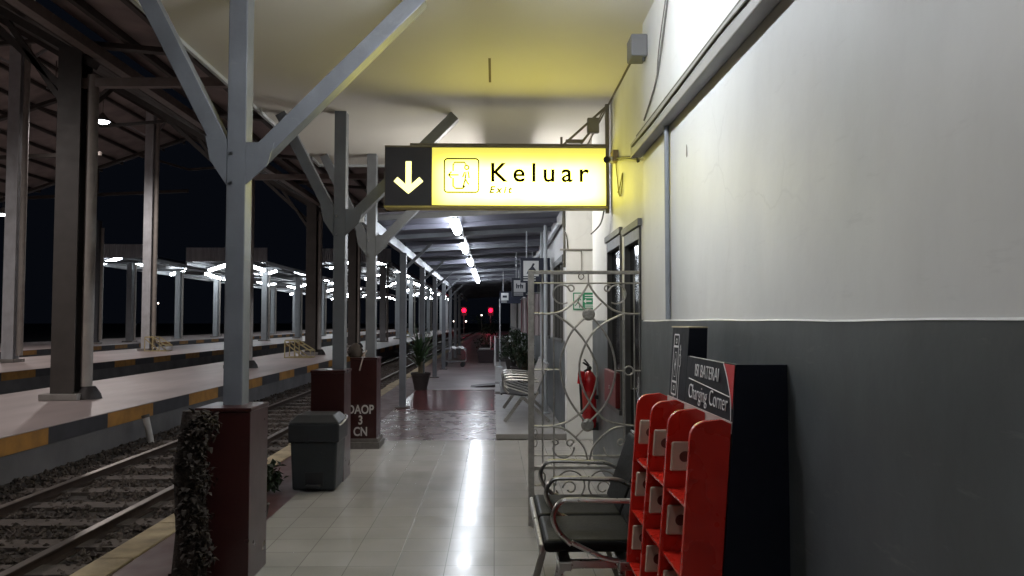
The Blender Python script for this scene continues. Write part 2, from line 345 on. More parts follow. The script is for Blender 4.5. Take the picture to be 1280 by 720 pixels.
# ---- railway tracks
def track(xc,label,y1=200):
    t=thing('railway_track',label,'railway track',(xc,0,-.2),'railway tracks between the platforms')
    for sx in (-.575,.575):
        b=MB(); p=[(-.055,0),(.055,0),(.055,.01),(.012,.02),(.012,.075),(.034,.082),(.034,.094),(-.034,.094),(-.034,.082),(-.012,.075),(-.012,.02),(-.055,.01)]
        b.prism([(a,c) for a,c in p],(xc+sx,-4,-.2),(1,0,0),(0,0,1),(0,y1+4,0)); r=b.build('rail',rail_side,t)
        b=MB(); b.box((xc+sx-.031,-4,-.1055),(xc+sx+.031,y1,-.100)); b.build('rail_head',rail_top,r)
    for i in range(80):
        y=1.5+i*.62 
        b=MB(); b.prism([(-1.0,0),(1.0,0),(.97,.05),(-.97,.05)],(xc,y,-.222),(1,0,0),(0,0,1),(0,.22,0)); b.build('sleeper',sleeper_m,t)
track(-3.695,'railway track nearest the tiled platform with rusty rails in stone ballast')
track(-9.8,'railway track between the first and second island platforms')
track(-17.6,'railway track between the second and farthest island platforms')

# ================================================================ STATION BUILDING
bd=thing('station_building','white plastered station building with dark grey lower wall along the right of the platform','building',(1.1,5,0))
XN=1.02; XR=1.08; ZC=3.55
def wall_part(name,boxes,m,bevel=0): 
    b=MB()
    for a,c in boxes: b.box(a,c)
    return b.build(name,m,bd,bevel)
wall_part('wall',[((XN,-4,1.505),(1.35,5.2,ZC+.3))],white_plaster)
wall_part('dado',[((XN-.010,-4,0),(1.35,5.205,1.5045))],grey_paint,.003)
nw=MB(); yy=-4.0; k=0
while yy<5.2:
    d_=.0022*math.sin(yy*2.1)+.0015*math.sin(yy*7.3+1); y2=min(yy+.17,5.206); d2=.0022*math.sin(y2*2.1)+.0015*math.sin(y2*7.3+1)
    nw.add([(XN-.013,yy,1.503+d_),(XN+.004,yy,1.503+d_),(XN+.004,yy,1.509+d_),(XN-.008,yy,1.508+d_),(XN-.013,y2,1.503+d2),(XN+.004,y2,1.503+d2),(XN+.004,y2,1.509+d2),(XN-.008,y2,1.508+d2)],[(0,1,2,3),(7,6,5,4),(0,4,5,1),(1,5,6,2),(2,6,7,3),(3,7,4,0)]); yy=y2
nw.box((XN+.001,-4,1.5),(XN+.003,-3.9,1.51)); nw.build('dado_ledge',white_plaster,bd,.002)
# recess wall with window (6.45-7.3) and door (5.62-6.3)
W0,W1=6.48,7.25; D0,D1=5.62,6.28
up=[((XR,5.2,1.512),(1.3,D0,ZC+.3)),((XR,D0,2.2),(1.3,D1,ZC+.3)),((XR,D1,1.512),(1.3,W0,ZC+.3)),((XR,W0,2.24),(1.3,W1,ZC+.3)),((XR,W1,1.512),(1.3,8.4,ZC+.3))]
lo=[((XR-.006,5.2,0),(1.3,D0,1.51)),((XR-.006,D1,0),(1.3,W0,1.51)),((XR-.006,W0,0),(1.3,W1,.75)),((XR-.006,W1,0),(1.3,8.405,1.51))]
wall_part('wall',up,white_plaster); wall_part('dado',lo,grey_paint)
def window(y0,y1,z0,z1,x,name='window',bars=1):
    f=MB(); t=.03
    f.box((x-.015,y0,z0),(x+.06,y0+t,z1)); f.box((x-.015,y1-t,z0),(x+.06,y1,z1)); f.box((x-.015,y0+t,z1-.09),(x+.06,y1-t,z1))
    if z0>.1: f.box((x-.03,y0,z0-.04),(x+.06,y1,z0))
    for i in range(bars):
        yy=y0+(y1-y0)*(i+1)/(bars+1); f.box((x+.005,yy-.02,z0),(x+.05,yy+.02,z1-.09))
    fr=f.build(name,frame_grey,bd,.003)
    p=MB(); p.box((x+.03,y0+t,z0),(x+.036,y1-t,z1-.09)); p.build('pane',glass_dark,fr)
    return fr
window(W0,W1,.75,2.24,XR,bars=0); dr=window(D0,D1,.0,2.2,XR,'door',0)
b=MB(); b.tube([(XR-.02,D0+.1,1.0),(XR-.06,D0+.1,1.0),(XR-.06,D0+.1,1.12)],.008); b.build('handle',chrome,dr)
# lintel trims
b=MB(); b.box((XR-.03,W0-.05,2.245),(XR+.01,W1+.05,2.30)); b.box((XR-.03,D0-.03,2.205),(XR+.01,D1+.05,2.26)); b.build('lintel',mat('lintel_grey',(.15,.147,.143),.6),bd,.003)
# pillar facing the camera at the end of the tiled floor, passage behind
XF=.92
wall_part('pillar',[((XF,9.8,0),(1.9,10.05,ZC+.3))],white_plaster,.004)
wall_part('wall',[((1.9,8.2,0),(2.05,10.1,ZC+.3)),((1.3,8.2,0),(1.9,8.4,ZC+.3))],white_plaster)
# far wall with windows
fw_up=[];fw_lo=[];y=10.05
wins=[(10.25,11.75),(12.6,13.5),(15.4,16.9),(18.5,19.4),(21,22.5),(25,26.5),(30,31.5)]
for (a,c) in wins:
    fw_up.append(((XF,y,1.25),(1.9,a,3.3))); fw_up.append(((XF,a,2.4),(1.9,c,3.3))); y=c
fw_up.append(((XF,y,1.25),(1.9,44,3.3)))
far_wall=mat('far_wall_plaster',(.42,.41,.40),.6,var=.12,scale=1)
wall_part('wall',fw_up,far_wall)
wall_part('dado',[((XF-.006,10.055,0),(1.9,44,1.25))],grey_paint)
for (a,c) in wins: window(a,c,1.26,2.4,XF,bars=2)
# ceiling slab
wall_part('ceiling',[((-2.28,-4,ZC),(2.05,10.0,ZC+.12))],ceil_paint)
b=MB(); b.box((-2.30,-4,ZC-.03),(-2.27,10.02,ZC+.15)); b.box((-2.27,10.002,ZC-.03),(.92,10.03,ZC+.15)); b.build('roof_edge_trim',pale_steel,bd)
b=MB(); b.box((-1.45,10.05,3.02),(.91,10.08,3.50)); b.build('gable_board',mat('brown_board',(.085,.075,.06),.6),bd)
b=MB(); b.box((XR-.014,5.2,ZC-.014),(XR-.001,9.8,ZC-.001)); b.build('cornice_line',mat('cornice_dark',(.10,.08,.05),.7),bd)
# cable trunking along the near wall and vertical conduit
b=MB(); b.box((.945,-4,2.635),(XN-.002,5.28,2.735)); b.build('cable_trunking',mat('trunking_grey',(.25,.245,.235),.5,var=.2,scale=2),bd,.006)
b=MB(); b.box((.952,-4,2.738),(XN-.002,5.1,2.752)); b.tube(smooth([(.94,-4,2.70),(.938,2,2.69),(.94,3.2,2.705),(.938,4.4,2.69),(.94,5.2,2.70)]),.006); b.build('trunking_cable',cable_m,bd)
b=MB(); b.tube([(1.0,4.40,1.512),(1.0,4.40,2.634)],.016,10); b.build('conduit',mat('conduit_grey',(.22,.235,.26),.45),bd)
b=MB(); b.tube([(.84,9.795,2.42),(XF+.02,9.785,2.42),(1.28,9.785,2.42)],.012); b.tube(smooth([(1.11,9.785,2.42),(1.112,9.78,2.2),(1.108,9.78,2.12)]),.006)
b.build('conduit',mat('thin_conduit',(.2,.19,.17),.5),bd)
b=MB(); b.tube([(XF-.015,9.9,3.2),(XF-.015,9.9,2.2)],.018); b.tube(smooth([(XF-.03,9.85,2.95),(XF-.04,9.84,2.75),(XF+.0,9.79,2.6),(XF+.02,9.79,2.42)]),.008); b.build('down_cable',cable_m,bd)
sw=MB(); sw.tube(arc((1.108,9.775,2.075),.035,0,2*PI,14)[:-1],.006,6,closed=True); sw.build('hanging_cord_loop',cable_m,bd)

# chips in the plaster
def chip(x,y,z,h,nm,faceY=False):
    b=MB(); b.prism([(0,0),(.010,-h*.2),(.016,-h*.85),(.004,-h),(-.008,-h*.8)],(x,y,z),(0,-1,0),(0,0,1),(-.002,0,0)); b.build(nm,mat('chip_grey',(.22,.21,.19),.8),bd)
chip(XN-.0005,4.02,2.44,.07,'plaster_chip')
b=MB(); b.box((-.03,5.9,ZC-.003),(-.05,6.5,ZC-.001),Matrix.Rotation(0,4,'Z')); b.build('plaster_chip',mat('chip_brown',(.13,.10,.06),.8),bd)

# ---- far lean-to canopy with cross ribs
cp=thing('platform_canopy','low grey sheet canopy with cross ribs beyond the exit sign','canopy',(-.3,30,2.9))
b=MB(); nx=40
def zc(x): return 2.90+(x+1.6)*.055
for (ya,yb) in ((10.1,46),):
    b.add([(-1.72,ya,zc(-1.72)),(XF,ya,zc(XF)),(XF,yb,zc(XF)),(-1.72,yb,zc(-1.72)),(-1.72,ya,zc(-1.72)+.03),(XF,ya,zc(XF)+.03),(XF,yb,zc(XF)+.03),(-1.72,yb,zc(-1.72)+.03)],[(0,3,2,1),(4,5,6,7),(0,1,5,4),(1,2,6,5),(2,3,7,6),(3,0,4,7)])
b.build('roof_sheet',canopy_sheet,cp)
y=10.15; i=0
while y<45:
    b=MB(); b.bar((-1.6,y,zc(-1.6)-.035),(XF,y,zc(XF)-.035),.05,.07); b.build('cross_rib',canopy_sheet if i%2 else grey_steel,cp); y+=1.15; i+=1
b=MB(); b.box((-1.66,9.3,2.70),(-1.585,46,2.85)); b.build('edge_beam',pale_steel,cp,.004)
b=MB(); b.tube(smooth([(XF-.05,10.2,2.82),(XF-.06,13,2.78),(XF-.05,17,2.82),(XF-.06,26,2.8),(XF-.05,44,2.82)]),.03); b.build('cable_duct',pale_steel,cp)

# ---- tube lamps under the low canopy (each its own thing)
def tube_lamp(x,y,z,label,length=1.2,axis='Y',m=tube_emit,group='tube lamps under the low canopy',r=.019,tilt=0,name='tube_lamp',housing=True):
    t=thing(name,label,'lamp',(x,y,z),group)
    d=Vector((0,1,0)) if axis=='Y' else Vector((math.cos(tilt),0,math.sin(tilt)))
    c=Vector((x,y,z))
    if housing:
        b=MB(); b.bar(c-d*(length/2+.04)+Vector((0,0,.045)),c+d*(length/2+.04)+Vector((0,0,.045)),.06,.035); b.build('housing',lamp_housing,t)
    b=MB(); b.tube([c-d*length/2,c+d*length/2],r,10); b.build('tube',m,t)
    return t
for i in range(6):
    y=[11.0,14.2,17.6,21.0,23.6,25.6][i]
    tube_lamp(-.56,y,2.86,'%s white tube lamp from the exit sign, under the low canopy'%ORD[i],m=tube_emit,r=.056)

# ---- ceiling lamps above the tiled floor (outside the top of the picture, they light the near wall and floor)
near_emit=emit('near_tube_glow',(.90,.95,1.0),300); back_emit=emit('back_tube_glow',(.90,.94,1.0),85); hid_emit=emit('middle_tube_glow',(1.0,.97,.92),270)
tube_lamp(-.05,3.65,3.28,'white tube lamp below the white ceiling, in front of the exit sign',m=near_emit,group='tube lamps over the tiled floor',r=.022,length=.8)
tube_lamp(-.1,.2,3.32,'white tube lamp hanging below the ceiling above the viewer',m=back_emit,group='tube lamps over the tiled floor',r=.018)
tube_lamp(.15,8.7,3.0,'white tube lamp hidden behind the exit sign',m=hid_emit,group='tube lamps over the tiled floor',r=.018,length=1.0)
tr_=thing('lamp_rail','thin white rail carrying the lamps under the low canopy','rail',(-.5,18,2.9)); b=MB(); b.box((-.515,10.3,2.885),(-.485,27,2.91)); b.build('rail',white_plastic,tr_)

# ================================================================ EXIT SIGN
YS=7.0
sg=thing('exit_sign','illuminated yellow and black hanging sign reading Keluar and Exit','sign',(0,YS,2.5))
x0,x1,xm=-1.005,1.035,-.575; z0,z1=2.545,3.10
b=MB(); b.box((x0,YS,z0),(x1,YS+.16,z1)); b.build('casing',mat('sign_casing',(.06,.05,.03),.5),sg,.004)
b=MB(); b.box((x0+.008,YS-.006,z0+.02),(xm,YS-.001,z1-.006)); b.build('black_panel',mat('sign_black',(.022,.02,.026),.45),sg)
# lit panel: emission driven by distance to the inner tubes
m=bpy.data.materials.new('lit_yellow_panel'); m.use_nodes=True; t=m.node_tree
for n in list(t.nodes): t.nodes.remove(n)
out=t.nodes.new('ShaderNodeOutputMaterial'); em=t.nodes.new('ShaderNodeEmission'); t.links.new(em.outputs[0],out.inputs[0])
em.inputs[0].default_value=(1.0,.89,.14,1)
tc=t.nodes.new('ShaderNodeTexCoord'); sx=t.nodes.new('ShaderNodeSeparateXYZ'); t.links.new(tc.outputs['Object'],sx.inputs[0])
def mth(op,a,b_=None,cl=False):
    n=t.nodes.new('ShaderNodeMath'); n.operation=op; n.use_clamp=cl
    for i,v in enumerate((a,b_)):
        if v is None: continue
        if isinstance(v,(int,float)): n.inputs[i].default_value=v
        else: t.links.new(v,n.inputs[i])
    return n.outputs[0]
zz=mth('DIVIDE',mth('SUBTRACT',sx.outputs[2],.27),.20); g1=mth('POWER',2.718,mth('MULTIPLY',mth('POWER',mth('ABSOLUTE',zz),4),-1.1))
xx=mth('DIVIDE',mth('SUBTRACT',sx.outputs[0],.25),.76); g2=mth('POWER',2.718,mth('MULTIPLY',mth('POWER',mth('ABSOLUTE',xx),10),-1.0))
nn=t.nodes.new('ShaderNodeTexNoise'); nn.inputs['Scale'].default_value=3.0; t.links.new(tc.outputs['Object'],nn.inputs[0])
st=mth('ADD',mth('MULTIPLY',mth('MULTIPLY',mth('MULTIPLY',g1,g2),mth('ADD',nn.outputs[0],.45)),9.0),.95)
t.links.new(st,em.inputs[1])
b=MB(); b.box((xm+.002,YS-.006,z0+.02),(x1-.012,YS-.001,z1-.006)); b.build('lit_panel',m,sg)
b=MB(); b.box((x0+.05,YS+.161,z0+.02),(x1-.012,YS+.166,z1-.006)); b.build('back_lit_panel',emit('back_panel_glow',(1,.93,.45),1.3),sg)
b=MB(); b.box((x0-.004,YS-.012,z0-.006),(x1+.004,YS+.165,z0+.012)); b.build('bottom_rail',mat('sign_rail',(.55,.45,.12),.4),sg,.003)
b=MB(); b.box((x0,YS-.01,z1-.004),(x1,YS+.165,z1+.012)); b.build('top_rail',mat('sign_rail_dark',(.20,.17,.10),.5),sg,.003)
ye=emit('arrow_glow',(1,.95,.35),2.2)
cx=(x0+xm)/2+.003
b=MB(); Y=YS-.010
b.bar((cx,Y,2.965),(cx,Y,2.70),.052,.004,(0,1,0))
b.build('arrow',ye,sg)
ah=MB(); yy=YS-.0125
ah.prism([(0,0),(.135,.115),(.10,.155),(0,.066),(-.10,.155),(-.135,.115)],(cx,yy,2.665),(1,0,0),(0,0,1),(0,.004,0)); ah.build('arrow_head',ye,sg)
ink=mat('sign_ink',(.012,.010,.0),.7,spec=.1)
def poly_tube(pts,r=.004,nm='pictogram',closed=False):
    b=MB(); b.tube([(p[0],YS-.009,p[1]) for p in pts],r,6,closed=closed); return b.build(nm,ink,sg)
def px(x,y): return ((x-618)/960*YS, 1.5+(402-y)/960*YS)
def rrect(x0,y0,x1,y1,r):
    pts=[]
    for cx_,cy_,a in ((x1-r,y0+r,-90),(x1-r,y1-r,0),(x0+r,y1-r,90),(x0+r,y0+r,180)):
        for k in range(6): an=R(a+90*k/5); pts.append(px(cx_+r*math.cos(an),cy_+r*math.sin(an)))
    return pts
poly_tube(rrect(555,197.5,598,240,4),.0075,'pictogram_frame',True)
b=MB()
def seg(pts,r=.007): b.tube([(px(*p)[0],YS-.009,px(*p)[1]) for p in pts],r,6)
seg([(582,205),(580,202),(568,202),(566,205),(566,213)]); seg([(566,222),(566,232),(569,235),(578,235),(581,232)])
seg([(573,218),(560,218)]); seg([(564,214),(560,218),(564,222)])
b.tube([(px(583+2.6*math.cos(a/6*PI),208.5+2.6*math.sin(a/6*PI))[0],YS-.009,px(583+2.6*math.cos(a/6*PI),208.5+2.6*math.sin(a/6*PI))[1]) for a in range(12)],.0065,6,closed=True)
seg([(578,221),(580,215),(585,214),(586,222)]); seg([(582,216),(581,224),(578,235)]); seg([(582,224),(584,228),(586,230)])
b.build('pictogram',ink,sg)
kx,kz=px(611.5,226)
KL=text('lettering','Keluar',.245,Matrix.Translation((kx,YS-.010,kz))@FRONT,ink,sg,spacing=1.42,offset=.004)
bm=bmesh.new(); bm.from_mesh(KL.data); left=set(bm.verts); groups=[]
while left:
    st_=[left.pop()]; gset=set(st_)
    while st_:
        v=st_.pop()
        for e in v.link_edges:
            o_=e.other_vert(v)
            if o_ not in gset: gset.add(o_); left.discard(o_); st_.append(o_)
    groups.append({v.index for v in gset})
for gi in groups:
    bm2=bmesh.new(); bm2.from_mesh(KL.data); bmesh.ops.delete(bm2,geom=[v for v in bm2.verts if v.index not in gi],context='VERTS')
    me=bpy.data.meshes.new('letter'); bm2.to_mesh(me); bm2.free(); me.materials.append(ink); lo_=bpy.data.objects.new('letter',me); COL.objects.link(lo_); lo_.parent=sg
bpy.data.objects.remove(KL); bm.free()
kx,kz=px(611,240.5)
text('exit_lettering','Exit',.088,Matrix.Translation((kx,YS-.010,kz))@FRONT,mat('thin_ink',(.05,.04,.01),.7),sg,spacing=1.5,shear=.25,offset=.003)
# bracket
st_m=mat('bracket_steel',(.16,.14,.10),.5)
b=MB(); b.bar((1.045,YS+.05,2.5),(1.045,YS+.05,ZC-.03),.035,.035); b.bar((.62,YS+.05,3.12),(1.04,YS+.05,3.50),.02,.03,(0,1,0)); b.bar((-.78,YS+.05,3.135),(1.03,YS+.05,3.135),.02,.02)
b.bar((.62,YS+.05,3.145),(.62,YS+.05,3.21),.02,.02); b.build('bracket',st_m,sg)
b=MB(); b.box((.86,YS+.02,3.25),(.97,YS+.08,3.39)); b.build('power_box',mat('power_box',(.17,.16,.13),.6),sg,.008)
b=MB(); b.box((.66,YS+.03,3.155),(.82,YS+.07,3.185)); b.build('driver_tray',st_m,sg)
b=MB(); b.tube(smooth([(.97,YS+.05,3.38),(1.0,YS+.04,3.44),(1.03,YS+.05,3.47)]),.006); b.build('power_lead',st_m,sg); b=MB(); b.tube([(.88,YS+.05,3.25),(.80,YS+.05,3.15)],.012); b.build('strut',st_m,sg)
b=MB(); b.tube(smooth([(1.02,YS+.1,2.53),(1.0,YS+.2,2.42),(.95,YS+.5,2.36)]),.007); b.build('loose_cable',cable_m,sg)

# CCTV camera by the sign end
cc=thing('security_camera','small dark security camera on the wall at the right end of the exit sign','security camera',(XR,6.6,2.92))
b=MB(); b.box((XR-.05,6.62,2.90),(XR,6.74,3.0)); b.build('mount',mat('camera_mount',(.28,.2,.10),.6),cc,.006)
b=MB(); b.tube([(XR-.03,6.7,2.93),(.985,6.62,2.91)],.028,12); b.build('body',white_plastic,cc)
b=MB(); b.tube([(.985,6.62,2.91),(.972,6.60,2.906)],.030,12); b.build('lens',black_plastic,cc)
wl=thing('wall_cable','thin brown cable bundle running down the white wall to the security camera','cable',(XN,5.25,2.6))
b=MB(); b.tube(smooth([(.98,5.22,2.70),(1.0,5.3,2.66),(1.06,5.6,2.72),(1.065,6.1,2.82),(1.065,6.6,2.92)]),.008)
b.tube(smooth([(.98,5.22,2.66),(1.0,5.32,2.62),(1.06,5.6,2.69),(1.065,6.2,2.83),(1.065,6.62,2.90)]),.005); b.build('cable',cable_m,wl)
b=MB(); b.tube(smooth([(1.07,6.7,2.9),(1.07,6.62,2.74),(1.07,6.52,2.58),(1.07,6.40,2.60),(1.07,6.35,2.74),(1.07,6.48,2.66),(1.07,6.6,2.62)]),.005); b.build('cable_loop',mat('yellowed_cable',(.25,.22,.04),.6),wl)
w2=thing('wall_cable','thin grey cable hanging down the white wall above the trunking','cable',(XN,4.9,3.3))
b=MB(); b.tube(smooth([(1.01,4.3,3.5),(1.01,4.55,3.18),(1.01,4.7,3.02),(1.01,4.9,2.93),(1.01,5.12,2.86)]),.006); b.tube(smooth([(1.01,4.35,3.5),(1.01,4.62,3.2),(1.01,4.70,3.02)]),.004); b.build('cable',mat('grey_cable',(.15,.14,.13),.6),w2)
bx=thing('wall_box','small grey box fixed high on the white wall at the top edge','wall box',(1.0,5.1,3.3))
b=MB(); b.box((.91,5.02,3.27),(XN,5.2,3.42)); b.build('box',mat('grey_box',(.16,.16,.165),.6),bx,.01); b=MB(); b.tube([(1.0,5.06,3.27),(1.0,5.06,3.245)],.01); b.build('gland',black_plastic,bx)

# ================================================================ COLUMNS of the platform roof
def pedestal(t,xc,y0,y1,h,plinth=False):
    b=MB(); b.box((xc-.157,y0,0),(xc+.157,y1,h-.025)); p=b.build('pedestal',red_tile,t,.004)
    b=MB(); 
    b.box((xc-.163,y0-.006,h-.024),(xc+.163,y1+.006,h)); b.build('cap',red_tile,p,.006)
    if plinth:
        b=MB(); b.box((xc-.20,y0-.045,0),(xc+.20,y1+.04,.075)); b.box((xc-.18,y0-.02,.075),(xc+.18,y1+.02,.115)); b.build('plinth',plinth_stone,p,.004)
    return p
def braced(t,xc,yc,zt,zn=2.46,left=True):
    b=MB(); b.box((xc-.0575,yc-.065,.9),(xc+.0575,yc+.065,zt)); b.build('post',grey_steel,t,.006)
    b=MB(); b.bar((xc+.05,yc,zn-.02),(xc+.05+zt-zn-.03,yc,zt-.03),.10,.115,(0,1,0)); b.build('brace',grey_steel,t,.004)
    if left: 
        b=MB(); b.bar((xc-.03,yc,zn-.02),(xc-.03-.56,yc,zt-.02),.10,.115,(0,1,0)); b.build('brace',grey_steel,t,.004)
    b=MB(); b.bar((xc-.59,yc,zt-.025),(xc+1.1,yc,zt-.025),.05,.04); 
    b=MB()
    b=MB(); b.prism([(0,-.13),(.13,-.01),(.17,.13),(0,.13)],(xc+.058,yc-.067,zn),(1,0,0),(0,0,1),(0,.010,0)); b.prism([(0,-.13),(-.10,.02),(-.13,.17),(0,.15)],(xc-.058,yc-.067,zn),(1,0,0),(0,0,1),(0,.010,0)); b.build('gusset_plate',grey_steel,t)
    b=MB()
    for z in (zn-.12,zn+.06):
        b.lathe([(.0,0),(.010,0),(.010,.006),(0,.006)],(xc-.03,yc-.0665,z),8,Matrix.Rotation(PI/2,4,'X'))
    b.build('bolts',chrome,t)
g='braced grey columns on red tiled pedestals'
c1=thing('support_column','nearest grey braced steel column standing on a dark red tiled pedestal','column',(-1.57,4.73,0),g)
pedestal(c1,-1.57,4.51,4.86,1.0); braced(c1,-1.57,4.73,ZC)
c2=thing('support_column','second grey braced steel column, on the red pedestal behind the wheelie bin','column',(-1.57,7.5,0),g)
pedestal(c2,-1.57,7.3,7.64,1.04); braced(c2,-1.5,7.5,ZC)
c3=thing('support_column','third grey braced column, on the pedestal lettered DAOP 3 CN','column',(-1.55,9.37,0),g)
p3=pedestal(c3,-1.555,9.2,9.54,1.07,True); braced(c3,-1.50,9.4,ZC,2.42)
wp=mat('painted_white_letters',(.42,.41,.40),.7)
for s_,z_ in (('DAOP',.41),('3',.285),('CN',.15)):
    text('lettering',s_,.145,Matrix.Translation((-1.585,9.197,z_))@FRONT,wp,p3,align='CENTER',xs=.78,spacing=1.0,offset=.003)
# simple columns under the low canopy
for i in range(7):
    y=13.5+i*3.6
    t=thing('canopy_column','%s slim grey column from the lettered pedestal, under the low canopy edge'%ORD[i],'column',(-1.6,y,0),'slim columns along the low canopy')
    b=MB(); b.box((-1.655,y-.06,0),(-1.545,y+.06,2.70)); b.build('post',grey_steel,t,.004)
    b=MB(); b.box((-1.72,y-.11,0),(-1.48,y+.11,.02)); b.build('base_plate',shed_steel,t)
    if i>=0:
        b=MB(); b.bar((-1.55,y,2.45),(-1.1,y,2.88),.05,.06,(0,1,0)); b.build('brace',grey_steel,t)

# ================================================================ SHED over the middle tracks
def gable(xl,zl,xr_,zr_,xt,zt,y0,y1,obj,sheetm,purl,pm,n=6,cor=0):
    b=MB()
    for (a,za,c,z_) in ((xl,zl,xt,zt),(xt,zt,xr_,zr_)):
        b.add([(a,y0,za),(c,y0,z_),(c,y1,z_),(a,y1,za),(a,y0,za+.03),(c,y0,z_+.03),(c,y1,z_+.03),(a,y1,za+.03)],[(0,3,2,1),(4,5,6,7),(0,1,5,4),(1,2,6,5),(2,3,7,6),(3,0,4,7)])
    b.build('roof_sheet',sheetm,obj)
    for k in range(n):
        for (a,za,c,z_) in ((xl,zl,xt,zt),(xr_,zr_,xt,zt)):
            f=(k+.3)/n; x=a+(c-a)*f; z=za+(z_-za)*f
            b=MB(); b.box((x-.04,y0,z-.14),(x+.04,y1,z-.02)); b.build(purl,pm,obj)
sh=thing('train_shed_roof','large dark gabled shed roof on steel trusses over the middle platforms','roof',(-14,16,5.8))
XL,ZL,XRR,ZR,XT,ZT=-23.0,7.35,-6.3,5.80,-14.25,10.4
gable(XL,ZL,XRR,ZR,XT,ZT,-4,37,sh,rust_sheet,'purlin',shed_steel,9)
def zroof(x): return ZL+(ZT-ZL)*(x-XL)/(XT-XL) if x<XT else ZT+(ZR-ZT)*(x-XT)/(XRR-XT)
tie_m=mat('tie_beam_paint',(.26,.22,.20),.5,var=.15)
for y in (4.2,12.1,20,28,36):
    b=MB()
    for (a,za,c,z_) in ((XL,ZL,XT,ZT),(XRR,ZR,XT,ZT)): b.bar((a,y,za-.26),(c,y,z_-.26),.12,.20,(0,1,0))
    b.bar((-6.6,y,5.0),(-8.6,y,zroof(-8.6)-.3),.10,.10,(0,1,0)); b.bar((-14.3,y,8.6),(-16.6,y,zroof(-16.6)-.3),.1,.1,(0,1,0)); b.bar((-14.3,y,8.6),(-12,y,zroof(-12)-.3),.1,.1,(0,1,0))
    b.bar((-22.8,y,7.2),(-14.3,y,7.6),.12,.14); b.bar((-18.5,y,7.5),(-18.5,y,zroof(-18.5)-.3),.08,.08)
    b.build('truss',shed_steel,sh)
    b=MB(); b.bar((-6.5,y,5.25),(-2.15,y,5.3),.12,.14); b.build('tie_beam',tie_m,sh)
b=MB(); b.box((XRR-.02,-4,ZR-.16),(XRR+.14,37,ZR)); b.build('gutter',tie_m,sh); b=MB(); b.box((XL-.14,-4,ZL-.16),(XL+.02,37,ZL)); b.build('gutter',tie_m,sh)

lk=thing('link_roof','dark sheet roof bridging the shed gutter and the station roof above the near track','roof',(-4.2,16,5.8))
b=MB(); b.add([(-6.3,-4,6.05),(-1.9,-4,5.70),(-1.9,37,5.70),(-6.3,37,6.05),(-6.3,-4,6.08),(-1.9,-4,5.73),(-1.9,37,5.73),(-6.3,37,6.08)],[(0,3,2,1),(4,5,6,7),(0,1,5,4),(1,2,6,5),(2,3,7,6),(3,0,4,7)]); b.build('roof_sheet',rust_sheet,lk)
for x in (-5.8,-5.0,-4.2,-3.4,-2.6):
    b=MB(); b.box((x-.04,-4,5.70+(-1.9-x)*.08-.13),(x+.04,37,5.70+(-1.9-x)*.08-.01)); b.build('purlin',shed_steel,lk)
for y in (0,4,8,12.1,16,20,24,28,32,36):
    b=MB(); b.bar((-6.3,y,5.86),(-1.9,y,5.50),.08,.16,(0,1,0)); b.build('rafter',shed_steel,lk)
def hbeam(b,x,y,z0,z1,w=.36,d=.34,tf=.02):
    b.box((x-w/2,y-d/2,z0),(x+w/2,y-d/2+tf,z1)); b.box((x-w/2,y+d/2-tf,z0),(x+w/2,y+d/2,z1)); b.box((x-.01,y-d/2+tf,z0),(x+.01,y+d/2-tf,z1))
pipe_m=mat('downpipe_grey',(.36,.33,.30),.5,var=.12)
light_steel=mat('light_steel_paint',(.62,.64,.67),.45,var=.12,scale=3,stain=.12)
def shedcol(x,y,zt,label,group,m=shed_steel,w=.36,pipe=True,braces=True,mound=True):
    t=thing('shed_column',label,'column',(x,y,.305),group)
    b=MB(); hbeam(b,x,y,.33,zt,w,w*.95); b.build('post',m,t,.003)
    b=MB(); b.box((x-w*.8,y-w*.8,.306),(x+w*.8,y+w*.8,.40)); b.build('base',concrete_m,t,.01)
    if pipe:
        b=MB(); b.tube([(x+w/2+.10,y,.5),(x+w/2+.10,y,zt-.4)],.085,14); b.build('downpipe',pipe_m,t)
    if mound:
        b=MB(); b.lathe([(.19,.306),(.17,.38),(.12,.46),(.09,.50)],(x+w/2+.14,y,0),14); b.build('drain_hood',mat('drain_dark',(.03,.026,.025),.6),t)
    if braces:
        b=MB(); b.bar((x,y,zt-1.1),(x-1.1,y,zroof(x-1.1)-.35),.08,.1,(0,1,0)); b.bar((x,y,zt-1.1),(x,y+1.4,zt-.05),.08,.08,(1,0,0)); b.build('brace',m,t)
    return t
for i,y in enumerate((12.1,20.0,27.9,35.9)):
    shedcol(-6.6,y,zroof(-6.6)-.2,'%s big dark steel column with downpipe along the nearest island platform'%['nearest','second','third','fourth'][i],'dark shed columns on the nearest island')
for i,y in enumerate((23.0,31.9)):
    shedcol(-14.25,y,zroof(-14.25)-.2,'%s grey shed column on the second island platform'%['nearest','second'][i],'grey shed columns on the second island',m=light_steel,w=.34,mound=False)
shedcol(-21.2,41.4,6.9,'slender dark column on the farthest island between the two big left columns','grey shed columns on the second island',m=grey_steel,w=.3,mound=False,braces=False)

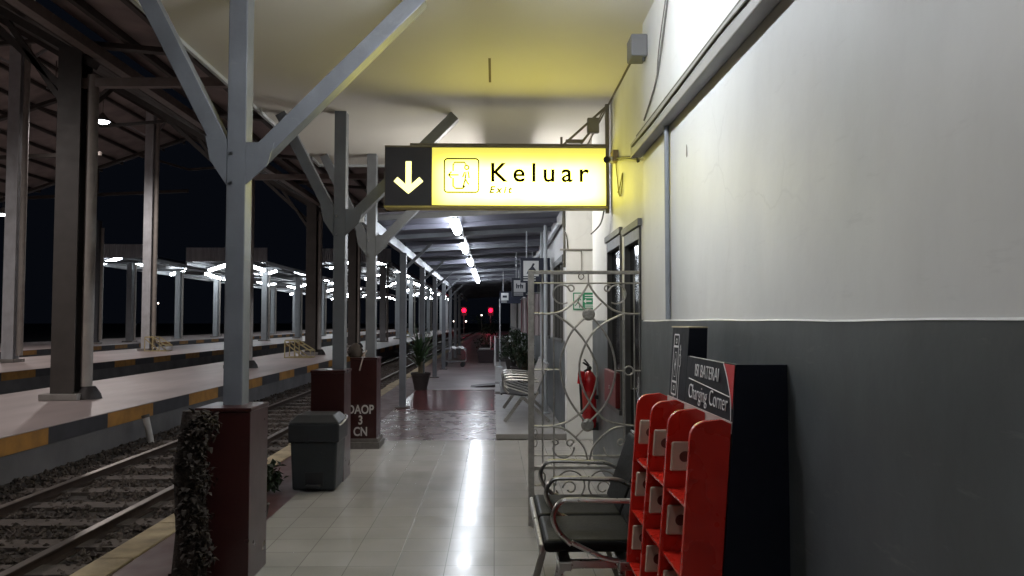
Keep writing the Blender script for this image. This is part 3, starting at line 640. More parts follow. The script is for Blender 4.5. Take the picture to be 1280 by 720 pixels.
# ---- shed floodlights: lamp housing, glowing lens and the lamp's light
def floodlamp(x,y,z,label,power,on=True):
    t=thing('shed_lamp',label,'lamp',(x,y,z),'bay lamps under the shed roof')
    b=MB(); b.lathe([(.05,.28),(.07,.24),(.12,.18),(.25,.02),(.26,-.01)],(x,y,z),16); b.build('housing',mat('bay_lamp_housing',(.18,.18,.18),.4,.6),t)
    b=MB(); b.tube([(x,y,z+.25),(x,y,z+.9)],.012); b.build('hanger',shed_steel,t)
    b=MB(); b.lathe([(.02,-.09),(.15,-.07),(.22,-.01)],(x,y,z),16); b.build('lens',emit('bay_glow',(.92,.96,1),25) if on else mat('off_lens',(.2,.2,.2),.3),t)
    if on:
        l=bpy.data.lights.new('lamp_light','SPOT'); l.spot_size=R(168); l.spot_blend=.5; l.energy=power*1.15; l.shadow_soft_size=.17; l.color=(1.0,.90,.86)
        lo_=bpy.data.objects.new('lamp_light',l); COL.objects.link(lo_); lo_.parent=t; lo_.location=(0,0,-.22)
    return t
floodlamp(-13.6,26.7,8.45,'glowing bay lamp high under the shed roof right of the big dark column',900)
floodlamp(-20.6,32.5,6.0,'glowing lamp at the far left, lower than the bay lamp by the dark column',260)
floodlamp(-13.7,24.0,8.75,'unlit bay lamp behind the big dark column',0,False)
floodlamp(-10.5,6.5,6.6,'bay lamp under the near end of the shed roof',620)
floodlamp(-13.6,14.5,8.45,'second bay lamp from the near end of the shed, over the second island',600)

# ================================================================ FAR PLATFORM CANOPIES
fascia_m=mat('corrugated_fascia',(.75,.75,.76),.5,.3,var=.15,scale=2,stretch=(3,1,.3))
def far_canopy(xc,wd,y0,label,colx,platname,cols,zlow=5.15):
    t=thing('island_canopy',label,'canopy',(xc,y0,5),'gabled canopies over the far islands')
    y1=130
    gable(xc-wd/2,zlow,xc+wd/2,zlow,xc,zlow+.55,y0,y1,t,mat('dark_canopy_sheet',(.05,.05,.055),.6,var=.2),'purlin',grey_steel,2)
    b=MB(); n=int(wd/.11)
    for k in range(n):
        xa=xc-wd/2+k*wd/n; xb=xa+wd/n
        b.add([(xa,y0-.02,zlow),(xa+wd/n/2,y0-.06,zlow),(xb,y0-.02,zlow),(xa,y0-.02,zlow+.80),(xa+wd/n/2,y0-.06,zlow+.80),(xb,y0-.02,zlow+.80)],[(0,1,4,3),(1,2,5,4)])
    b.add([(xc-wd/2,y0,zlow),(xc+wd/2,y0,zlow),(xc+wd/2,y0,zlow+.8),(xc-wd/2,y0,zlow+.8)],[(0,1,2,3)])
    b.build('fascia',fascia_m,t)
    for sx in (-1,1):
        b=MB(); b.box((xc+sx*wd/2-.06,y0,zlow-.22),(xc+sx*wd/2+.06,y1,zlow-.02)); b.build('eave_beam',pale_steel,t)
    for k,y in enumerate(cols):
        b=MB(); b.bar((xc-wd/2,y,zlow-.2),(xc+wd/2,y,zlow-.2),.12,.14); b.build('cross_beam',grey_steel,t)
        c=thing('island_canopy_column','%s column from the near end under the %s canopy'%(ORD[k],platname),'column',(colx,y,.305),'columns of the far island canopies')
        b=MB(); hbeam(b,colx,y,.33,zlow-.27,.32,.3); b.build('post',pale_steel,c)
        b=MB(); b.tube([(colx+.28,y,.4),(colx+.28,y,zlow-.3)],.06,8); b.build('downpipe',pipe_m,c)
        b=MB(); b.box((colx-.3,y-.3,.306),(colx+.3,y+.3,.38)); b.build('base',concrete_m,c)
    k=0
    for j in range(7):
        y=y0+2+j*11
        for sx in (-1,1):
            dx=rnd.uniform(-.15,.15)
            tube_lamp(xc+sx*wd*.25+dx,y+rnd.uniform(-1,1),zlow+rnd.uniform(-.35,.12),'%s tube lamp from the near end, %s side of the %s canopy'%(ORD[j],'left' if sx<0 else 'right',platname),1.2,'X',tube_far,'tube lamps under the far island canopies',.095,tilt=-sx*R(18))
    return t
far_canopy(-22.0,4.6,44.6,'far gabled canopy with corrugated fascia over the farthest island, left',-21.2,'farthest island',[45.2,52,59,66,74,82,92,104])
far_canopy(-15.6,4.7,45.0,'far gabled canopy with corrugated fascia over the second island',-14.25,'second island',[48,56,64,72,80,90,100,112],5.0)
far_canopy(-8.2,4.2,45.4,'far gabled canopy with corrugated fascia over the nearest island',-6.6,'nearest island',[45.6,53,61,69,77,85,95,107],5.0)
# columns of the farthest island closer to the camera, carrying a plain eave pipe
for k,y in enumerate((41.4,36.0)):
    pass

# ================================================================ CHARGING STATION
ch=thing('charging_station','navy and red battery charging stand reading ISI BATERAI Charging Corner, against the wall','charging station',(.9,3.1,0))
XB=XN-.012; XC=.81; Y0,Y1=2.63,3.62; YT=3.30
b=MB(); b.box((XC,Y0+.018,0),(XC+.018,YT,1.352)); b.box((XC,Y0,0),(XB,Y0+.016,1.352)); b.box((XC+.02,Y1-.016,0),(XB,Y1,1.0)); b.box((XC+.02,Y0+.018,.6),(XB,Y1-.018,.616)); b.build('cabinet',navy,ch,.002)
b=MB(); b.box((XC,YT+.001,0),(.905,Y1-.018,1.472)); b.build('tower',navy,ch,.002)
b=MB(); b.box((XC-.003,YT,1.473),(.906,Y1,1.478)); b.build('top_edge',mat('edge_gold',(.5,.42,.25),.4),ch)
# header band: pale strip below the header
b=MB(); b.box((XC-.004,Y0+.004,1.115),(XC-.001,Y1-.002,1.155)); b.build('pale_strip',mat('pale_strip',(.42,.33,.31),.5),ch)
def P(y,z,x=XC-.0045): return (x,y,z)
b=MB(); b.prism([(0,0),(.125,0),(.085,-.035),(.05,-.075),(.022,-.115),(0,-.15)][::1],(XC-.004,Y0+.003,1.349),(0,1,0),(0,0,1),(-.0015,0,0)); b.build('red_corner',sign_red,ch)
b=MB(); b.tube(smooth([P(Y0+.130,1.349),P(Y0+.088,1.312),P(Y0+.052,1.27),P(Y0+.024,1.225),P(Y0+.008,1.16)]),.0042,6); 
for p_ in b.v: p_.x=XC-.0062+(p_.x-(XC-.0045))*.1
b.build('white_swoosh',white_print,ch)
b=MB(); b.tube([P(3.235,1.262),P(Y0+.04,1.237)],.0018,6); b.tube([P(3.24,1.353),P(Y0+.130,1.351)],.0016,6); b.build('rule_line',white_print,ch)
def words(ws,size,y,z,xs,off):
    for wd_ in ws:
        o_=text('lettering',wd_,size,Matrix.Translation((XC-.0045,y,z))@SIDE,white_print,ch,xs=xs,offset=off)
        y=min(v.co.y for v in o_.data.vertices)+wloc(ch).y-size*.34
words(('ISI','BATERAI'),.072,3.15,1.278,.92,-.0006)
words(('Charging','Corner'),.086,3.23,1.183,.90,-.0014)
# battery and plug pictogram on the tower
b=MB()
def loop(pts,r=.0035): b.tube([P(*p) for p in pts],r,6,closed=True)
def rr(y0,y1,z0,z1,r=.008): 
    out=[]
    for cy,cz,a in ((y1-r,z1-r,0),(y0+r,z1-r,90),(y0+r,z0+r,180),(y1-r,z0+r,270)):
        for k in range(4): an=R(a+30*k); out.append((cy+r*math.cos(an),cz+r*math.sin(an)))
    return out
loop(rr(3.455,3.545,1.385,1.440),.0038); loop(rr(3.455,3.545,1.225,1.388,.004),.0034); loop(rr(3.455,3.545,1.170,1.228),.0038)
loop(rr(3.49,3.51,1.402,1.420,.005),.0028); loop(rr(3.49,3.51,1.19,1.208,.005),.0028); loop(rr(3.485,3.515,1.25,1.36,.003),.0018)
b.tube([P(y,z) for y,z in ((3.50,1.168),(3.50,1.13),(3.49,1.115),(3.455,1.108),(3.43,1.115),(3.42,1.13),(3.42,1.30))],.0036,6)
loop(rr(3.405,3.435,1.30,1.352,.012),.0028); b.tube([P(3.42,1.352),P(3.42,1.375)],.003,6); b.tube([P(3.41,1.372),P(3.42,1.395),P(3.43,1.372)],.003,6)
b.prism([(0,.03),(-.012,-.004),(-.002,-.004),(0,-.03),(.012,.004),(.002,.004)],(XC-.004,3.50,1.305),(0,1,0),(0,0,1),(-.002,0,0))
for p_ in b.v: p_.x=XC-.0035+(p_.x-(XC-.0045))*.1
b.build('battery_plug_symbol',white_print,ch)
# red fins with sockets and shelves
XFn=.665
for i,y in enumerate((2.64,2.97,3.295,3.615)):
    r=.055; poly=[(XC-.001-XFn,0),(XC-.001-XFn,1.155),(.09,1.165)]
    poly=[(XC-.005,0.0),(XC-.005,1.150),(XC-.04,1.165),(XFn+.055,1.160)]+[(XFn+.055-.055*math.sin(a),1.105+.055*math.cos(a)) for a in [R(15),R(30),R(45),R(60),R(75),R(90)]]+[(XFn,0.0)]
    b=MB(); b.prism([(a,z) for a,z in poly],(0,y-.012,0),(1,0,0),(0,0,1),(0,.024,0)); f=b.build('divider',red_plastic,ch,.003)
    if i>0:
        for z in (.985,.745,.50,.26):
            b=MB(); b.box((XFn+.016,y-.026,z-.056),(XFn+.112,y-.0125,z+.056)); s_=b.build('socket_plate',beige_plastic,f,.012,3)
            b=MB(); b.tube([(XFn+.068,y-.025,z),(XFn+.068,y-.0275,z)],.021,16); b.build('socket_hole',mat('socket_dark',(.10,.03,.02),.5),s_)
    if i<3:
        for z in (.86,.62,.38,.14):
            yn=(2.97,3.295,3.615)[i]
            b=MB(); b.box((XFn+.01,y+.0125,z-.004),(XC-.004,yn-.0125,z+.004)); b.build('shelf',red_plastic,ch)
b=MB(); b.box((XFn-.004,2.62,0),(XC-.004,3.635,.055)); b.build('kick_board',red_plastic,ch,.003)
def lean(o):        # the front of the stand leans back towards the wall
    done=set()
    for c in o.children:
        if c.type=='MESH':
            off=wloc(c)
            for v in c.data.vertices:
                X=v.co.x+off.x; Z=v.co.z+off.z; f=min(1,max(0,(XB-X)/(XB-XC))); v.co.x+=(.075*(Z-1.35)+.022)*f
        lean(c)
lean(ch)

# ================================================================ PADDED BENCH
bn=thing('waiting_bench','steel waiting bench with black padded seats and armrests beside the red charging stand','bench',(.45,4.1,0))
seats=[(4.14,4.62),(3.64,4.12)]
for (a,c) in seats:
    b=MB(); b.box((.235,a,.415),(.70,c,.475)); b.build('seat',black_vinyl,bn,.022,3)
    b=MB(); M=Matrix.Translation((.665,0,.47))@Matrix.Rotation(R(20),4,'Y'); b.box((0,a,0),(.05,c,.40),M); b.build('backrest',black_vinyl,bn,.018,3)
    b=MB(); b.bar((.22,a,.435),(.22,c,.435),.02,.045); b.build('front_trim',chrome,bn,.006)
    b=MB(); M2=Matrix.Translation((.665,0,.47))@Matrix.Rotation(R(20),4,'Y'); b.box((.052,a,.0),(.062,c,.41),M2); b.box((.012,a,.402),(.062,c,.414),M2); b.build('back_shell',chrome,bn,.003)
for y in (4.63,4.13,3.63):
    b=MB(); b.tube(smooth([(.36,y,.46),(.30,y,.52),(.275,y,.59),(.31,y,.655),(.38,y,.665),(.55,y,.66),(.66,y,.655),(.735,y,.62)],5),.0125,8); b.tube([(.36,y,.47),(.50,y,.40),(.68,y,.36)],.012,8); b.build('armrest',chrome,bn)
b=MB(); b.box((.30,3.60,.345),(.36,4.66,.385)); b.box((.58,3.60,.345),(.64,4.66,.385)); b.build('frame',chrome,bn,.005)
for y in (4.50,3.76):
    b=MB(); b.bar((.33,y,.35),(.24,y,.02),.04,.03,(0,1,0)); b.bar((.60,y,.35),(.72,y,.02),.04,.03,(0,1,0)); b.bar((.30,y,.33),(.64,y,.33),.04,.03,(0,1,0)); b.build('leg',chrome,bn,.004)

# ================================================================ PERFORATED STEEL BENCH on the raised step
def steel_bench(y0,n,label):
    t=thing('steel_bench',label,'bench',(.5,y0,.075),'steel benches on the raised step')
    for k in range(n):
        a=y0+k*.53+.015; c=a+.50
        bk=MB(); b=MB()
        for q in range(6):
            yy=a+.04+q*(c-a-.08)/5
            b.tube(smooth([(.10,yy,.49),(.13,yy,.50),(.35,yy,.475),(.54,yy,.47),(.57,yy,.49)],3),.014,6)
            bk.tube(smooth([(.57,yy,.49),(.60,yy,.53),(.68,yy,.72),(.75,yy,.90)],3),.012,6)
        b.tube([(.10,a,.49),(.10,c,.49)],.016,8); bk.tube([(.75,a,.90),(.75,c,.90)],.018,8)
        bk.build('backrest',mat('bright_steel',(.30,.30,.295),.4,.8),t)
        b.build('seat',mat('dark_steel',(.07,.068,.068),.5,.6),t)
    for k in range(n+1):
        y=y0+k*.53
        b=MB(); b.tube(smooth([(.20,y,.50),(.13,y,.58),(.14,y,.665),(.25,y,.69),(.45,y,.68),(.62,y,.66)],4),.013,8); b.tube([(.14,y,.60),(.56,y,.47)],.009,6); b.build('armrest',chrome,t)
    b=MB(); b.bar((.40,y0,.43),(.40,y0+n*.53,.43),.06,.04); b.build('beam',chrome,t)
    for y in (y0+.2,y0+n*.53-.2):
        b=MB(); b.bar((.40,y,.43),(.15,y,.085),.05,.035,(0,1,0)); b.bar((.40,y,.43),(.78,y,.085),.05,.035,(0,1,0)); b.bar((.62,y,.5),(.52,y,.35),.04,.03,(0,1,0)); b.build('leg',chrome,t)
steel_bench(10.75,4,'slatted steel bench with looped armrests on the raised step behind the gate')

# ================================================================ IRON GATE
gt=thing('iron_gate','ornamental wrought iron gate leaf with scrolls and round rosettes across the wall opening','gate',(.27,5.6,0))
YG=5.6
def G(x,y): return Vector(((x-618)/960*YG, YG, 1.5+(402-y)/960*YG))
def gline(pts,r,nm,sm_=True):
    b=MB(); p=[G(*q) for q in pts]; b.tube(smooth(p,6) if sm_ and len(p)>2 else p,r,8); return b.build(nm,iron,gt)
b=MB(); b.box((G(660,0).x,YG-.02,.03),(G(667.5,0).x,YG+.02,1.5+64/960*YG)); b.build('gate_post',iron,gt,.003)
b=MB(); p,q=G(662,340.5),G(800,340.5); b.bar(p,q,.026,.026); b.build('top_rail',iron,gt,.003)
gline([(664,354),(801,354)],.006,'rail'); gline([(664,568),(801,569)],.006,'rail'); 
b=MB(); b.bar(G(664,583),G(801,583),.022,.022); b.build('rail',iron,gt,.002)
b=MB(); b.bar(G(664,654),G(801,654),.026,.026); b.build('bottom_rail',iron,gt,.003)
for x,a,c in ((678,341,354),(678,392,582),(692,392,654),(779.5,354,654),(793,341,654),(736,341,356)): gline([(x,a),(x,c)],.006,'upright',False)
gline([(664,392),(690,392),(706,387),(722,374),(731,363),(736,354)],.0078,'curve'); gline([(800,392.5),(782,392),(766,387),(750,374),(741,363),(736,354)],.0078,'curve')
gline([(692,392),(716,409),(733,430),(743,450),(746.5,465),(742,490),(730,511),(710,526),(688,532),(664,532)],.0078,'curve')
gline([(780,392),(754,405),(738,420),(727,442),(724,462),(729,487),(744,512),(762,527),(800,533)],.0078,'curve')
gline([(736,393),(716,413),(704,437),(700,458),(704,482),(714,504),(733,529)],.0078,'curve')
gline([(736,393),(752,410),(764,432),(769,458),(766,482),(755,507),(734,529)],.0078,'curve')
gline([(752,379),(738,392)],.006,'curve',False); gline([(722,377),(735,392)],.006,'curve',False); gline([(733,532),(719,546)],.006,'curve',False)
gline([(664,462),(700,462)],.006,'rail',False); gline([(769,463.5),(780.5,463.5)],.006,'rail',False); gline([(791.5,463.5),(801,463.5)],.006,'rail',False)
b=MB(); b.tube([G(786+5.5*math.cos(a*PI/8),463.5+5.5*math.sin(a*PI/8)) for a in range(16)],.006,8,closed=True); b.build('ring',iron,gt)
gline([(690,532),(706,536),(722,549),(731,562),(735,580)],.0078,'curve'); gline([(780,532),(764,536),(750,547),(740,560),(735.5,580)],.0078,'curve')
def spiral(cx_,cy_,r0,r1,a0,turn,nm='scroll'):
    n=26; pts=[]
    for k in range(n+1):
        f=k/n; r=r0+(r1-r0)*f; a=R(a0)+turn*2*PI*f; pts.append((cx_+r*math.cos(a),cy_+r*math.sin(a)))
    b=MB(); b.tube([G(*p) for p in pts],.0065,6); return b.build(nm,iron,gt)
spiral(703,367,13,10,60,.78); spiral(714,361,5,2.5,-150,.9); spiral(771,367,13,10,120,-.78); spiral(760,361,5,2.5,-30,-.9)
spiral(704,558,13,13,180,-.5); spiral(712,553,5,2.5,0,-1.0); spiral(694,552,4,2,180,1.0)
spiral(767,558,13,13,180,-.5); spiral(775,553,5,2.5,0,-1.0)
spiral(671,595,10,10,180,1.05); spiral(673,606,12,12,180,-.5); spiral(712,605,18,18,180,.95); spiral(753,605,18,18,0,-.95); spiral(712,608,9,4,180,.9); spiral(753,608,9,4,0,-.9)
for (x,y) in ((736,393),(734,531)):
    c=G(x,y); b=MB(); b.lathe([(.0,-.014),(.030,-.014),(.040,-.008),(.047,0),(.047,.008),(0,.008)],c,18,Matrix.Rotation(PI/2,4,'X').inverted() if False else Matrix.Rotation(-PI/2,4,'X'))
    for k in range(8):
        a=k*PI/4; b.lathe([(0,-.004),(.010,-.002),(.010,.004),(0,.006)],c+Vector((.028*math.cos(a),-.014,.028*math.sin(a))),8,Matrix.Rotation(PI/2,4,'X'))
    b.build('rosette',iron,gt)
# gate chain loop
b=MB()
for z_ in (540,551): b.tube([G(668.5+2.4*math.cos(a*PI/6),z_+5.5*math.sin(a*PI/6))+Vector((0,-.03,0)) for a in range(12)],.004,6,closed=True)
b.build('chain',iron,gt)

# ================================================================ FIRE EXTINGUISHER, EXIT PLATE, RED PANEL
fe=thing('fire_extinguisher','red fire extinguisher standing at the grey wall corner behind the gate','fire extinguisher',(.985,8.0,.40))
b=MB(); b.lathe([(.066,.405),(.076,.42),(.077,.86),(.070,.92),(.045,.965),(.022,.985),(.02,1.0)],(.985,8.0,0),20); b.build('cylinder',ext_red,fe)
b=MB(); b.lathe([(.018,.99),(.022,1.0),(.022,1.03),(.012,1.04)],(.985,8.0,0),12); b.bar((.985,8.0,1.03),(.92,7.96,1.075),.02,.015); b.bar((.985,8.0,1.045),(.93,7.96,1.11),.018,.01); b.tube([(.985,7.95,1.02),(.985,7.93,1.02)],.02,10); b.build('valve_head',black_plastic,fe)
b=MB(); b.tube(smooth([(.975,7.97,1.01),(.93,7.93,.985),(.895,7.92,.94),(.885,7.93,.86),(.893,7.93,.7),(.90,7.94,.55)]),.013,8); b.build('hose',black_plastic,fe)
b=MB(); b.tube([(.90,7.93,.99),(.89,7.93,.86)],.036,12); b.build('horn',ext_red,fe)
b=MB(); b.box((1.03,7.94,.70),(1.074,8.06,.74)); b.box((1.05,7.95,.38),(1.074,8.05,.46)); b.box((.93,7.92,.385),(1.05,8.08,.402)); b.build('bracket',black_plastic,fe)
b=MB(); lp=[(.0785*math.cos(R(a)),.0785*math.sin(R(a))) for a in range(200,285,10)]
for k in range(len(lp)-1): b.add([(.985+lp[k][0],8+lp[k][1],.60),(.985+lp[k+1][0],8+lp[k+1][1],.60),(.985+lp[k+1][0],8+lp[k+1][1],.78),(.985+lp[k][0],8+lp[k][1],.78)],[(0,1,2,3)])
b.build('label',mat('ext_label',(.38,.05,.04),.5),fe)
ex=thing('emergency_exit_sign','small green and white emergency exit pictogram sign on the white pillar','sign',(1.15,9.79,1.7))
b=MB(); b.box((1.005,9.785,1.65),(1.34,9.797,1.87)); b.build('plate',green_sign,ex,.002)
b=MB(); b.box((1.018,9.7815,1.665),(1.125,9.7845,1.855)); b.build('door_symbol',white_print,ex)
b=MB(); b.lathe([(0,0),(.012,0),(.012,.003),(0,.003)],(1.085,9.7805,1.825),10,Matrix.Rotation(PI/2,4,'X'))
for p,q in (((1.085,1.81),(1.07,1.75)),((1.083,1.80),(1.055,1.785)),((1.083,1.80),(1.105,1.77)),((1.07,1.75),(1.09,1.71)),((1.09,1.71),(1.085,1.675)),((1.07,1.75),(1.045,1.72)),((1.045,1.72),(1.028,1.70))):
    b.bar((p[0],9.779,p[1]),(q[0],9.779,q[1]),.011,.003,(0,1,0))
b.build('running_figure',green_sign,ex)
b=MB()
b.bar((1.16,9.783,1.76),(1.24,9.783,1.76),.018,.003,(0,1,0)); b.prism([(0,0),(.035,.03),(.035,-.03)],(1.135,9.7835,1.76),(1,0,0),(0,0,1),(0,-.003,0))
b.build('arrow',white_print,ex)
for z_,w_ in ((1.835,.15),(1.805,.12),(1.71,.15),(1.685,.10)):
    b=MB(); b.box((1.155,9.7815,z_-.006),(1.155+w_,9.7845,z_+.006)); b.build('white_bar',white_print,ex)
rp=thing('fire_box','small dark red fire box on the grey wall beneath the dark window','fire box',(XR,6.9,.76))
b=MB(); b.box((XR-.05,6.55,.76),(XR-.0075,7.2,1.06)); b.build('box',mat('dull_red_metal',(.13,.012,.012),.5),rp,.006)
b=MB(); b.box((XR-.056,6.85,.9),(XR-.05,6.90,.93)); b.build('latch',chrome,rp)

# ================================================================ BIN
bi=thing('pedal_bin','dark grey plastic pedal bin in front of the second red pedestal','bin',(-1.59,7.1,0))
xa,xb,ya,yb=-1.805,-1.385,6.87,7.26
def frus(b,x0,x1,y0,y1,z0,z1,tp):
    b.add([(x0+tp,y0+tp,z0),(x1-tp,y0+tp,z0),(x1-tp,y1-tp,z0),(x0+tp,y1-tp,z0),(x0,y0,z1),(x1,y0,z1),(x1,y1,z1),(x0,y1,z1)],[(0,3,2,1),(4,5,6,7),(0,1,5,4),(1,2,6,5),(2,3,7,6),(3,0,4,7)])
b=MB(); frus(b,xa,xb,ya,yb,.01,.50,.02); b.build('body',bin_plastic,bi,.02,3)
b=MB(); b.box((xa-.015,ya-.015,.43),(xb+.015,yb+.01,.60)); b.build('skirt',mat('bin_lid_plastic',(.014,.016,.018),.45),bi,.018,3)
b=MB(); b.add([(xa-.02,ya-.02,.60),(xb+.02,ya-.02,.60),(xb+.02,yb+.01,.60),(xa-.02,yb+.01,.60),(xa+.05,ya+.05,.67),(xb-.05,ya+.05,.67),(xb-.05,yb-.03,.67),(xa+.05,yb-.03,.67)],[(0,3,2,1),(4,5,6,7),(0,1,5,4),(1,2,6,5),(2,3,7,6),(3,0,4,7)]); b.build('lid',mat('bin_lid_top',(.028,.029,.030),.5),bi,.012,3)
b=MB(); b.box((-1.67,ya-.012+.02,.05),(-1.51,ya+.03,.17)); b.build('pedal_recess',black_plastic,bi,.004)
b=MB(); b.box((-1.655,ya-.05,.045),(-1.525,ya+.02,.065)); b.build('pedal',black_plastic,bi,.004)
b=MB(); b.tube(smooth([(xb+.0,ya+.02,.575),(xb+.035,ya+.05,.60),(xb+.05,ya+.16,.635),(xb+.02,ya+.25,.645)]),.010,8); b.build('handle',chrome,bi)

# ================================================================ PLANTS
def leafmass(b,c,rad,n,s,rn,flat=.5):
    for i in range(n):
        v=Vector((rn.gauss(0,1),rn.gauss(0,1),rn.gauss(0,1))); v=v.normalized()*rn.random()**.45
        p=Vector(c)+Vector((v.x*rad[0],v.y*rad[1],v.z*rad[2]))
        M=Matrix.Translation(p)@Matrix.Rotation(rn.random()*6.3,4,'Z')@Matrix.Rotation(rn.uniform(-1.2,1.2),4,'X')
        L=s*rn.uniform(.6,1.3); wd=L*.28
        b.add([M@Vector(q) for q in ((0,0,0),(wd,L*.5,.01),(0,L,-.01),(-wd,L*.5,.01))],[(0,1,2,3)])
rn=random.Random(3)
fp=thing('tree_fern_stump','shaggy brown fern stump leaning against the nearest red pedestal','plant',(-1.68,4.32,0))
b=MB(); b.tube([(-1.69,4.35,0),(-1.68,4.36,.35),(-1.70,4.35,.7),(-1.69,4.36,1.0)],[.10,.085,.08,.05],10); b.build('trunk',mat('fibre_trunk',(.022,.014,.010),.9,var=.5,scale=30,bump=1,bscale=60),fp)
b=MB()
for k in range(13): leafmass(b,(-1.67+rn.uniform(-.03,.07)+.02*math.sin(k),4.33,.04+k*.075),(.085,.09,.06),190,.042,rn)
b.build('fronds',leaf_dry,fp)
pb=thing('edge_weed','small leafy plant at the platform edge behind the nearest red pedestal','plant',(-2.05,6.9,0))
b=MB(); leafmass(b,(-2.0,6.9,.14),(.14,.15,.13),160,.09,rn); b.build('leaves',leaf_dark,pb)
b=MB()
for k in range(7): b.tube([(-2.0,6.9,0),(-2.0+rn.uniform(-.1,.1),6.9+rn.uniform(-.1,.1),.2)],.004,5)
b.build('stem',stem_m,pb)
sp=thing('small_pot','small dark flower pot on the red floor border right of the nearest pedestal','flower pot',(-1.79,6.05,0))
b=MB(); b.lathe([(.035,0.0),(.05,.09),(.055,.095),(.045,.10),(.0,.085)],(-1.79,6.05,-.005),14); b.build('pot',pot_m,sp)
def pot(t,x,y,z0,r,h):
    b=MB(); b.lathe([(r*.62,z0),(r*.92,z0+h*.86),(r,z0+h*.87),(r,z0+h),(r*.88,z0+h),(r*.8,z0+h*.9),(0,z0+h*.88)],(x,y,0),20); b.build('pot',pot_m,t)
pm=thing('potted_palm','tall potted palm with upright narrow leaves in a dark tapered pot','potted plant',(-1.62,17.0,0))
pot(pm,-1.62,17.0,0,.22,.38)
b=MB(); b.tube([(-1.62,17.0,.3),(-1.63,17.0,.8)],[.06,.045],8); b.build('trunk',stem_m,pm)
b=MB()
for k in range(90):
    a=rn.random()*2*PI; e=rn.uniform(.35,1.5); L=rn.uniform(.45,.95); z=rn.uniform(.45,.9)
    d=Vector((math.cos(a)*math.cos(e),math.sin(a)*math.cos(e),math.sin(e))); p0=Vector((-1.63,17.0,z)); sd=d.cross(Vector((0,0,1))).normalized()*.022
    p1=p0+d*L*.5; p2=p0+d*L+Vector((0,0,-.25*L*math.cos(e)))
    b.add([p0-sd*.5,p0+sd*.5,p1+sd,p1-sd,p2],[(0,1,2,3),(3,2,4)])
b.build('leaves',mat('palm_leaf',(.035,.07,.028),.45,var=.4,scale=14),pm)
def bush(x,y,z,r,h,label,seed,pz=.3):
    rn=random.Random(seed); t=thing('potted_bush',label,'potted plant',(x,y,z),'potted bushes along the far building')
    pot(t,x,y,z,.2,pz)
    b=MB()
    for k in range(9): b.tube([(x,y,z+pz*.8),(x+rn.uniform(-r,r)*.6,y+rn.uniform(-r,r)*.6,z+h*.8)],[.012,.005],5)
    b.build('stem',stem_m,t)
    b=MB()
    for k in range(10):
        leafmass(b,(x+rn.uniform(-r,r)*.65,y+rn.uniform(-r,r)*.65,z+pz+rn.uniform(.1,h-pz)),(r*.45,r*.45,r*.4),55,.11,rn)
    b.build('leaves',leaf_dark,t)
bush(.66,16.8,.075,.26,.95,'dark leafy potted bush nearest the steel bench',11)
bush(.60,19.4,.075,.3,1.15,'larger dark leafy potted bush behind the nearest one',12)
bush(.50,23.0,.075,.35,1.0,'potted bush beside the white frame stand',13)
bush(-.35,33.5,-.004,.75,1.75,'tall dark bush in the middle of the far platform behind the white chair',14,.5)
# dry plants standing on the third pedestal
dp=thing('dry_plant','brown dry plant bundle with a white ribbon on the lettered pedestal','plant',(-1.66,9.3,1.07))
b=MB(); b.lathe([(.07,1.071),(.085,1.13),(.07,1.2),(.02,1.24)],(-1.67,9.3,0),12); leafmass(b,(-1.67,9.3,1.14),(.09,.07,.07),120,.05,rn); b.build('leaves',leaf_dry,dp)
b=MB(); b.tube(smooth([(-1.52,9.22,1.16),(-1.55,9.19,1.10),(-1.575,9.185,1.02),(-1.60,9.185,.92)]),.008,6); b.build('ribbon',mat('ribbon',(.35,.30,.27),.7),dp)

# ================================================================ BOARDING STEPS, BOLLARD
def steps(x,y,label,s=1.0):
    t=thing('boarding_steps',label,'boarding steps',(x,y,.305),'boarding steps left on the island platforms'); z=.315
    r=.022*s; b=MB()
    for dy in (0,.6*s):
        b.tube([(x-.42*s,y+dy,z),(x-.42*s,y+dy,z+.55*s),(x-.1*s,y+dy,z+.55*s),(x+.42*s,y+dy,z+.22*s),(x+.42*s,y+dy,z),(x-.42*s,y+dy,z)],r,6)
        b.tube([(x-.42*s,y+dy,z+.5*s),(x+.2*s,y+dy,z)],r,6); b.tube([(x-.1*s,y+dy,z+.55*s),(x-.1*s,y+dy,z)],r,6)
    for q in ((-.42,0),(-.42,.55),(-.1,.55),(.42,.22),(.42,0)): b.tube([(x+q[0]*s,y,z+q[1]*s),(x+q[0]*s,y+.6*s,z+q[1]*s)],r,6)
    b.build('frame',cream_metal,t)
    for q in ((-.41,-.11,.565),(-.0,.16,.40),(.2,.40,.24)):
        b=MB(); b.box((x+q[0]*s,y+.02,z+q[2]*s),(x+q[1]*s,y+.58*s,z+q[2]*s+.02)); b.build('tread',cream_metal,t)
steps(-6.45,25.4,'cream tubular boarding steps beside the third dark shed column')
steps(-13.6,31.2,'cream tubular boarding steps beside the second grey shed column')
steps(-6.8,58,'small cream boarding steps far along the nearest island',1.0)
bo=thing('short_bollard','short white leaning post at the foot of the nearest island edge','post',(-4.78,10.9,-.2))
b=MB(); b.tube([(-4.78,10.9,-.2),(-4.86,10.9,.16)],.045,10); b.build('post',mat('old_white_paint',(.40,.38,.36),.7),bo); b=MB(); b.tube([(-4.86,10.9,.16),(-4.87,10.9,.20)],.055,10); b.build('cap',shed_steel,bo)

